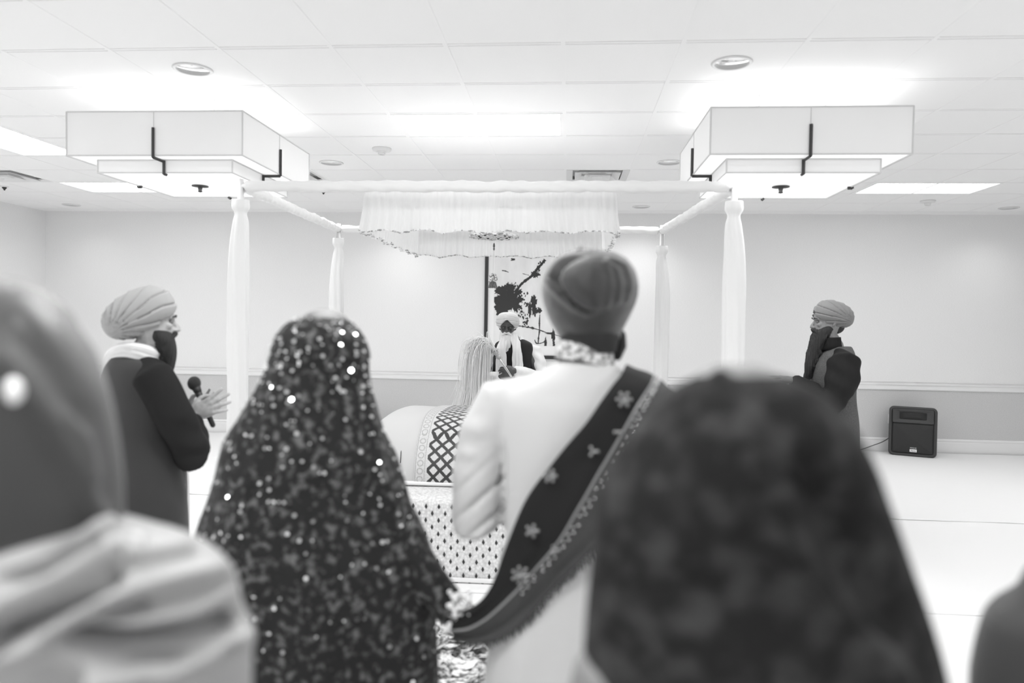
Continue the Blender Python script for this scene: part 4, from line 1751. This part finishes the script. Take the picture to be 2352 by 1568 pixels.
# white neck stole
pts = [at(430, 1230, SY_ + .14), at(428, 1080, SY_ + .16), at(412, 930, SY_ + .12), at(386, 848, SY_ + .06), at(348, 820, SY_ - .04), at(305, 806, SY_ - .10), at(268, 808, SY_ - .08), at(240, 835, SY_ + .02), at(232, 930, SY_ + .12)]
P2_ = cat([tuple(p) for p in pts], 8)
rows = []
for k, p in enumerate(P2_):
    u = k / (len(P2_) - 1)
    hw = .030 + .022 * exp(-((u - .42) / .16) ** 2)
    rows.append([V(p) + V((.006 * sin(v * 4), -.008 * cos(v * 3.1), hw * (v / 3.0))) + V((0, -.012, 0)) * exp(-((u - .45) / .2) ** 2) for v in range(-3, 4)])
MB().loft(rows, closed=False).build('stole', m_white2, t, solid=.008)
m_brow_now[0] = m_hairb
m_gturb = mat('pale_grey_turban', .36, .8, spec=.2, sheen=.2, bump=(300, .06, ONE))
turban('turban', h, t, m_gturb, .128, .19, .118, .112, .095, -.55, cu=.165, bands=7, amp=.010, cf=-.02, low=.15)
beard('beard', h, t, m_hairb, [(.030, .085, .070, .055), (.045, .045, .073, .058), (.064, .0, .060, .046), (.075, -.05, .044, .036), (.083, -.095, .026, .022), (.088, -.125, .010, .008)], 3)
moustache(h, t, m_hairb)
b = MB()
simple_legs(P, 1.6, 'trousers', m_sleeve, t, .78)
# microphone, held between the palms
mt = at(446, 880, SY_ + .16)
mbm = at(489, 976, SY_ + .15)
ax = (mbm - mt).normalized()
t2 = thing('microphone', 'black handheld microphone held in the hands of the person in the grey vest', 'microphone', mt)
b = MB()
b.tube([mt + ax * .022, mt + ax * .05], [.021, .0165], 16, round_=False)
b.tube([mt + ax * .05, mt.lerp(mbm, .8), mbm], [.0155, .0125, .012], 16)
b.build('handle', m_black, t2)
b = MB().ell(mt, .030, .030, .034, 24, 16)
b.build('grille_ball', mat('mic_grille', .022, .6, bump=(500, .6, ONE)), t2)

# ---- the bearded man in profile on the right
RY = 5.3
P = Pose((at(1915, 1000, RY).x, RY, .012), -1.45)
t = thing('person', 'person in profile with long black beard, grey turban and light vest', 'person', P.b)
hd = at(1874, 778, RY)
h = P.tilt(V((hd.x + .085, RY - .01, hd.z)), -.06, .05)
mb = MB()
wr_ = at(1826, 872, RY - .10)
wl_ = at(1822, 874, RY + .10)
loc = lambda p: (P.R.dot(p - P.b), P.F.dot(p - P.b), p.z - P.b.z)
el_ = at(1905, 930, RY - .20)
add_body(mb, P, 1.66, (loc(el_), loc(wr_)), ((.26, .0, 1.02), loc(wl_)), h, True,
         [dict(wrist=wr_, d=V((-1, .12, .08)), n=V((.1, -.35, .9)), side=1, curl=.25, thumb=.4), dict(wrist=wl_, d=V((-1, -.12, .08)), n=V((.1, .35, .9)), side=-1, curl=.25, thumb=.4)])
mb.build('body', m_skin, t, remesh=.005, relax=2, disp=socket_disp(h))
add_eyes(h, t)
m_vest2 = mat('light_tweed_vest', .13, .85, vary=(220, .05, .11, .35, .65, ONE), bump=(300, .15, ONE))
mb = MB()
mb.loft(shell(P, [(1.43, .0, -.025, .085, .072), (1.40, .0, -.012, .14, .098), (1.365, .0, .0, .182, .118), (1.29, .0, .012, .205, .140), (1.18, .0, .016, .205, .148), (1.05, .0, .018, .205, .152), (.88, .0, .005, .225, .16), (.66, .0, .0, .24, .165)]))
mb.build('vest', m_vest2, t, remesh=.009, relax=4, disp=lambda p, n: n * fold_noise(p, 8, .006, (1, 1, .3), 14))
b = MB()
b.loft([[h(cos(2 * pi * i / 32) * r, -.012 + sin(2 * pi * i / 32) * r * 1.05, u) for i in range(32)] for u, r in ((-.075, .078), (-.04, .070), (-.005, .067), (.012, .066))])
b.build('shirt_collar', m_sleeve, t)
mb = MB()
for s_, e_, w_, in ((-1, el_, wr_), (1, P(.26, .0, 1.02), wl_)):
    sh = P(s_ * .17, -.015, 1.335)
    mb.tube([P(s_ * .10, -.005, 1.345), sh, sh.lerp(e_, .5) + P.F * -.03, e_, e_.lerp(w_, .5), e_.lerp(w_, .88)], [.075, .112, .112, .10, .08, .056], 22)
mb.build('shirt', m_sleeve, t, remesh=.008, relax=4, disp=lambda p, n: n * (fold_noise(p, 14, .010, (1, 1, .5), 19) + .004 * sin(p.z * 50 + p.x * 30)))
m_gt2 = mat('mid_grey_turban', .21, .8, spec=.2, sheen=.2, bump=(300, .06, ONE))
turban('turban', h, t, m_gt2, .115, .162, .106, .110, .078, -.30, cu=.168, bands=7, amp=.008, cf=-.012, low=.15)
beard('beard', h, t, m_hairb, [(.010, .095, .070, .06), (.035, .055, .075, .068), (.060, .01, .068, .060), (.085, -.06, .058, .055), (.110, -.13, .050, .048), (.128, -.20, .038, .040), (.150, -.27, .022, .026), (.17, -.315, .006, .008)], 5, .013, .004)
moustache(h, t, m_hairb, .02, .05, .011)
b = MB()
b.ell(h(0, -.050, .085), .060, .046, .050, 16, 10)
b.build('hair', m_hairb, t)
simple_legs(P, 1.66, 'trousers', m_sleeve, t, .8)
# the thin tray he carries
t2 = thing('tray', 'thin dark tray carried level in the hands of the bearded person in profile', 'tray', at(1790, 866, RY))
c = at(1790, 868, RY)
MB().loft([[c + V((x * k, y * k, z)) for x, y in [(-.075, -.10), (.09, -.10), (.09, .10), (-.075, .10)]] for k, z in ((.94, -.008), (1, .004), (1.04, .010), (1.02, .011), (.95, .0))]).build('plate', mat('tray_grey', .10, .5), t2, smooth=False)

# ---- the elder behind the altar with the whisk
EY = 7.5
P = Pose((at(1180, 800, EY).x, EY, .012), pi)
t = thing('person', 'person with white beard, white turban and dark vest standing behind the altar', 'person', P.b)
hd = at(1166, 778, EY)
h = P.tilt(V((hd.x, EY - .02, hd.z)), 0, .10)
mb = MB()
whr = at(1181, 851, EY - .34)
whl = at(1150, 866, EY - .33)
loc = lambda p: (P.R.dot(p - P.b), P.F.dot(p - P.b), p.z - P.b.z)
eR, eL = at(1116, 872, EY - .08), at(1240, 868, EY - .08)
add_body(mb, P, 1.62, (loc(eL), loc(whr)), (loc(eR), loc(whl)), h, True,
         [dict(wrist=whr, d=V((-.88, -.1, .02)), n=V((.05, -.9, .45)), side=1, curl=.62, thumb=.6, size=1.08), dict(wrist=whl, d=V((.9, -.1, .12)), n=V((-.05, -.8, -.5)), side=1, curl=.6, thumb=.5, size=1.05)])
mb.build('body', m_skin_dark, t, remesh=.005, relax=2, disp=socket_disp(h))
m_brow_now[0] = mat('grey_brow', .10, .7)
add_eyes(h, t)
mb = MB()
mb.loft(shell(P, [(1.395, .0, .0, .085, .07), (1.37, .0, .005, .15, .095), (1.335, .0, .01, .195, .115), (1.25, .0, .012, .21, .135), (1.1, .0, .012, .205, .14), (.95, .0, .012, .21, .145)]))
mb.build('vest', m_dark, t, remesh=.009, relax=3)
m_kurta = mat('white_kurta', .86, .8, spec=.2, bump=(25, .25, ONE))
mb = MB()
for s_, e_, w_ in ((-1, eL, whr), (1, eR, whl)):
    sh = P(s_ * .225, -.01, 1.275)
    mb.tube([P(s_ * .19, 0, 1.29), sh, sh.lerp(e_, .5) + P.R * (s_ * .02), e_, e_.lerp(w_, .5), e_.lerp(w_, .84)], [.05, .066, .074, .078, .072, .064], 22)
mb.loft(shell(P, [(.97, 0, .0, .2, .14), (.8, 0, 0, .225, .155), (.5, 0, 0, .25, .17), (.42, 0, 0, .255, .175)]))
mb.build('kurta', m_kurta, t, remesh=.009, relax=3, disp=lambda p, n: n * (.008 * noise.noise((p.x * 16, p.y * 16, p.z * 10)) + .004 * sin(p.z * 60 + p.x * 30)))
b = MB()
for pts in ([at(1160, 772, EY - .10), at(1152, 800, EY - .175), at(1151, 830, EY - .185), at(1150, 868, EY - .19)], [at(1180, 768, EY - .10), at(1187, 800, EY - .175), at(1188, 830, EY - .185), at(1190, 868, EY - .19)]):
    b.tube(cat([tuple(p) for p in pts], 5), [(.042 + .0015 * k, .016) for k in range(16)], 14, up=(0, -1, 0))
b.tube([P(-.07, .04, 1.37), P(-.075, -.03, 1.39), P(0, -.075, 1.395), P(.075, -.03, 1.39), P(.07, .04, 1.37)], [.03] * 5, 12)
b.build('stole', m_white2, t, remesh=.006, relax=2, disp=lambda p, n: n * (.004 * sin(p.x * 190 + 2 * noise.noise(p * 12))))
m_wt = mat('white_turban', .66, .8, spec=.2, sheen=.2, bump=(300, .05, ONE))
turban('turban', h, t, m_wt, .118, .150, .122, .100, .085, -.20, cu=.178, bands=8, amp=.010, cf=-.008, twist=.06, low=.2)
beard('beard', h, t, m_hairw, [(.012, .085, .072, .055), (.030, .055, .080, .070), (.056, .02, .082, .060), (.075, -.03, .078, .05), (.09, -.08, .062, .042), (.10, -.13, .042, .032), (.105, -.175, .012, .012)], 8, .006)
moustache(h, t, m_hairw, .022, .055, .012)
b = MB()
for s_ in (-1, 1):
    ring = [h(s_ * .033 + cos(2 * pi * i / 20) * .024, .103 + .0 * i, .122 + sin(2 * pi * i / 20) * .018) for i in range(21)]
    b.tube(ring, [.0016] * 21, 6, caps=False)
    b.tube([h(s_ * .057, .102, .126), h(s_ * .078, .02, .130)], [.0016] * 2, 6)
b.tube([h(-.009, .104, .126), h(.009, .104, .126)], [.0016] * 2, 6)
b.build('glasses', m_black, t)
simple_legs(P, 1.62, 'trousers', m_kurta, t, .8)
# the whisk
hp0, hp1, hp2 = at(1166, 852, EY - .40), at(1147, 823, EY - .43), at(1131, 800, EY - .45)
t2 = thing('fly_whisk', 'white hair fly whisk with ornate silver handle held by the white-bearded person', 'whisk', hp1)
ax = (hp2 - hp0).normalized()
b = MB().tube([hp0 - ax * .06, hp0, hp1], [.011, .012, .012], 14)
hnd = b.build('handle', m_steel, t2)
b = MB()
for q, r in ((.0, .016), (.018, .028), (.035, .018), (.05, .022), (.075, .034), (.10, .034), (.115, .024)):
    b.ell(hp1 + ax * q, r, r, r * .8, 16, 10)
for k in range(10):
    a = 2 * pi * k / 10
    a1 = ax.orthogonal().normalized()
    a2 = ax.cross(a1)
    b.ell(hp1 + ax * .088 + (a1 * cos(a) + a2 * sin(a)) * .034, .010, .010, .010, 8, 6)
b.build('ferrule', mat('ornate_silver', .55, .3, metal=.8, bump=(120, .8, ONE)), t2)
b = MB()
R2 = random.Random(3)
top = hp1 + ax * .11
for k in range(1300):
    q = V((R2.gauss(0, 1), R2.gauss(0, 1), R2.gauss(0, 1)))
    sp_ = .9
    p0 = top + q * .008
    p1 = at(1107 + q.x * 7, 788 + q.z * 6, EY - .46 + q.y * .03)
    p2 = at(1093 + q.x * 12, 815 + q.z * 12, EY - .47 + q.y * .05)
    e_ = R2.uniform(.6, 1)
    p3 = at(1088 + q.x * 13, ip(850, 915, e_) + q.z * 10, EY - .47 + q.y * .06)
    p4 = at(1080 + q.x * 18, ip(880, 985, e_) + q.z * 10, EY - .47 + q.y * .06)
    P4 = cat([tuple(p0), tuple(p1), tuple(p2), tuple(p3), tuple(p4)], 3)
    b.tube(P4, [ip(.0036, .001, i / 12) for i in range(13)], 4, round_=False)
b.build('hair_plume', mat('whisk_hair', .88, .7), t2)

# ---- woman in the right foreground, dark scarf, very close
WY = .86
c = at(1700, 1100, WY)
P = Pose((c.x, WY, .012), -.1)
t = thing('person', 'person from behind in the right foreground under a dark blotched headscarf', 'person', P.b)
h = P.tilt(V((at(1700, 1100, WY).x, WY + .01, 1.30)), 0, .05)
mb = MB()
add_body(mb, P, 1.45, ((-.21, .03, .86), (-.10, .2, .9)), ((.21, .03, .86), (.10, .2, .9)), h, True, [dict(wrist=P(-.10, .2, .9), d=P.R, n=P.F, side=-1, curl=.4), dict(wrist=P(.10, .2, .9), d=-P.R, n=P.F, side=1, curl=.4)], broad=.86)
mb.build('body', m_skin, t, remesh=.009, relax=2)
SR = [(855, 1655, 1770), (862, 1620, 1805), (880, 1575, 1850), (905, 1535, 1893), (950, 1490, 1935), (1000, 1450, 1968), (1060, 1415, 1998), (1120, 1388, 2022), (1200, 1365, 2052), (1300, 1348, 2085), (1400, 1336, 2118), (1500, 1332, 2150), (1568, 1330, 2168)]
rings = []
for y, a, b_ in cat(SR, 5):
    c = at((a + b_) / 2, y, WY)
    rx = (at(b_, y, WY) - at(a, y, WY)).length / 2
    ry = min(rx * ip(1.0, .6, min(1, max(0, (y - 900) / 400))), .15)
    rings.append([c + V((cos(2 * pi * i / 100) * rx, sin(2 * pi * i / 100) * ry, 0)) for i in range(100)])
last = rings[-1]
for z in (1.0, .8, .5, .25, .03):
    rings.append([V((p.x + (p.x - c.x) * .1, p.y, z)) for p in last])
m_blot = mat('dark_blotched_scarf', .04, .9, spec=.08, vary=(24, .018, .052, .46, .66, ONE), sheen=.04, bump=(60, .2, ONE))


def wd(p, n):
    x, y = px(p)
    k = min(1, max(0, (y - 880) / 200))
    d = k * (.008 * noise.noise((p.x * 12 + p.z * 6, p.y * 12, p.z * 5)))
    e, s_ = seg_dist((x, y), [(1820, 1260), (1900, 1360), (1990, 1470), (2060, 1568)])
    d += .026 * exp(-(e / 30) ** 2)
    e, s_ = seg_dist((x, y), [(1850, 1090), (1930, 1200), (1990, 1320), (2020, 1420)])
    d -= .022 * exp(-(e / 44) ** 2)
    d += .008 * exp(-((x - 1655) / 18) ** 2 - ((y - 866) / 14) ** 2)
    return n * d


MB().loft(rings).build('headscarf', m_blot, t, disp=wd)

# ---- woman at the left edge, grey satin scarf and shawl, very close
LY = .80
c = at(20, 1300, LY)
P = Pose((c.x - .02, LY, .012), .25)
t = thing('person', 'person at the left edge in a grey satin headscarf and pale folded shawl', 'person', P.b)
h = P.tilt(V((at(-55, 1150, LY).x, LY + .02, 1.39)), .1, .05)
mb = MB()
add_body(mb, P, 1.55, ((-.24, .03, .95), (-.10, .2, 1.0)), ((.24, .03, .95), (.10, .22, 1.0)), h, True, [dict(wrist=P(-.10, .2, 1.0), d=P.R, n=P.F, side=-1, curl=.4), dict(wrist=P(.10, .22, 1.0), d=-P.R, n=P.F, side=1, curl=.4)], broad=.9)
mb.build('body', m_skin, t, remesh=.009, relax=2)
HR = [(655, -110, -10), (664, -170, 40), (690, -235, 78), (740, -300, 128), (820, -350, 176), (900, -375, 210), (1000, -385, 232), (1100, -380, 241), (1190, -372, 238), (1270, -368, 236), (1330, -365, 232)]
rings = []
for y, a, b_ in cat(HR, 5):
    c = at((a + b_) / 2, y, LY)
    rx = (at(b_, y, LY) - at(a, y, LY)).length / 2
    rings.append([c + V((cos(2 * pi * i / 100) * rx, sin(2 * pi * i / 100) * min(rx * .95, .135), 0)) for i in range(100)])
m_sat = mat('grey_satin', .05, .42, spec=.5, sheen=.2)
m_sat2 = mat('pale_grey_satin', .36, .42, spec=.5, sheen=.2)


def hd_(p, n):
    x, y = px(p)
    d = .006 * noise.noise((p.x * 10, p.y * 10, p.z * 4))
    e, s_ = seg_dist((x, y), [(-20, 820), (80, 930), (160, 1060), (225, 1190)])
    d += .012 * exp(-(e / 26) ** 2)
    e, s_ = seg_dist((x, y), [(20, 740), (120, 850), (190, 960)])
    d -= .007 * exp(-(e / 26) ** 2)
    e, s_ = seg_dist((x, y), [(150, 960), (190, 1000), (215, 1090)])
    d += .008 * exp(-(e / 18) ** 2)
    return n * d


MB().loft(rings).build('headscarf', m_sat, t, disp=hd_)
SR = [(1185, -330, 200), (1200, -380, 262), (1225, -420, 322), (1250, -450, 400), (1280, -470, 462), (1310, -480, 500), (1345, -485, 518), (1390, -490, 528), (1430, -490, 546), (1460, -490, 556), (1490, -490, 550), (1568, -490, 545)]
rings = []
for y, a, b_ in cat(SR, 8):
    c = at((a + b_) / 2, y, LY)
    rx = (at(b_, y, LY) - at(a, y, LY)).length / 2
    rings.append([c + V((cos(2 * pi * i / 180) * rx, sin(2 * pi * i / 180) * min(rx * .62, .155), 0)) for i in range(180)])
last = rings[-1]
for z in (1.12, 1.06, 1.0, .95, .9, .85, .8, .7, .6, .5, .4, .3, .2, .03):
    rings.append([V((p.x, p.y, z)) for p in last])
# ridges of the folded shawl: (polyline, height, width px)
RG = [([(-40, 1330), (110, 1300), (230, 1225), (262, 1208)], .014, 14), ([(0, 1395), (140, 1345), (250, 1285), (300, 1262)], .016, 24), ([(60, 1470), (200, 1400), (330, 1360), (505, 1318)], .018, 20), ([(280, 1300), (350, 1280), (430, 1262)], .012, 14), ([(160, 1430), (330, 1420), (450, 1400), (520, 1360)], .008, 14), ([(240, 1530), (400, 1530), (500, 1490), (556, 1455)], .018, 14), ([(-40, 1540), (120, 1470), (190, 1490), (300, 1560)], .010, 30)]
VG = [([(-40, 1330), (120, 1312), (190, 1275), (215, 1255)], .014, 16), ([(-20, 1480), (120, 1420), (230, 1350), (280, 1295)], .020, 18), ([(180, 1440), (300, 1470), (420, 1450), (520, 1425)], .018, 20), ([(240, 1410), (300, 1395), (330, 1385)], .008, 12), ([(300, 1510), (420, 1510), (530, 1480)], .010, 14)]


def sd_(p, n):
    x, y = px(p)
    d = .004 * noise.noise((p.x * 10, p.y * 10, p.z * 10))
    for pl, a, w_ in RG:
        e, s_ = seg_dist((x, y), pl)
        d += a * exp(-(e / w_) ** 2)
    for pl, a, w_ in VG:
        e, s_ = seg_dist((x, y), pl)
        d -= a * exp(-(e / w_) ** 2)
    return (n * .7 + V((0, -.5, 0))) * (d * 2.0)


MB().loft(rings).build('shawl', m_sat2, t, disp=sd_)
b = MB()
b.ell(at(31, 897, LY - .128), .010, .007, .013, 14, 10)
for k in range(6):
    b.ell(at(31 + rnd.uniform(-12, 12), 897 + rnd.uniform(-16, 16), LY - .132), .004, .003, .004, 8, 6)
b.build('hair_jewel', mat('pearl_white', .95, .2, spec=1), t)
b = MB()
b.ell(at(312, 1245, LY - .02), .011, .010, .011, 12, 8)
b.build('earring_drop', mat('earring_pearl', .6, .25), t)

# ---- shoulder of someone at the lower right edge
DY = 1.0
P = Pose((at(2345, 1420, DY).x + .19, DY, .012), -.2)
t = thing('person', 'person in plain dark grey clothing cut off by the lower right corner', 'person', P.b)
h = P.tilt(P(0, .02, 1.235), 0, .05)
mb = MB()
add_body(mb, P, 1.42, ((-.24, .03, .86), (-.10, .2, .9)), ((.24, .03, .86), (.10, .2, .9)), h, True, [dict(wrist=P(-.10, .2, .9), d=P.R, n=P.F, side=-1, curl=.4), dict(wrist=P(.10, .2, .9), d=-P.R, n=P.F, side=1, curl=.4)], broad=.9)
mb.build('body', m_skin, t, remesh=.009, relax=2)
b = MB().ell(h(0, -.01, .15), .092, .118, .105, 24, 16)
b.build('hair', m_hairb, t, disp=lambda p, n: n * (.004 * noise.noise((p.x * 60, p.y * 60, p.z * 8))))
SR = [(1285, 2430, 2700), (1320, 2375, 2790), (1350, 2356, 2840), (1375, 2343, 2870), (1400, 2312, 2890), (1420, 2282, 2905), (1445, 2260, 2915), (1480, 2249, 2920), (1520, 2240, 2925), (1568, 2232, 2930)]
rings = []
for y, a, b_ in cat(SR, 5):
    c = at((a + b_) / 2, y, DY)
    rx = (at(b_, y, DY) - at(a, y, DY)).length / 2
    rings.append([c + V((cos(2 * pi * i / 90) * rx, sin(2 * pi * i / 90) * min(rx * .62, .13), 0)) for i in range(90)])
last = rings[-1]
for z in (.95, .8, .6, .4, .2, .03):
    rings.append([V((p.x, p.y, z)) for p in last])
MB().loft(rings).build('tunic', mat('dark_grey_tunic', .06, .8, spec=.25, sheen=.2), t, disp=lambda p, n: n * (.008 * noise.noise((p.x * 14, p.y * 14, p.z * 2.5))))
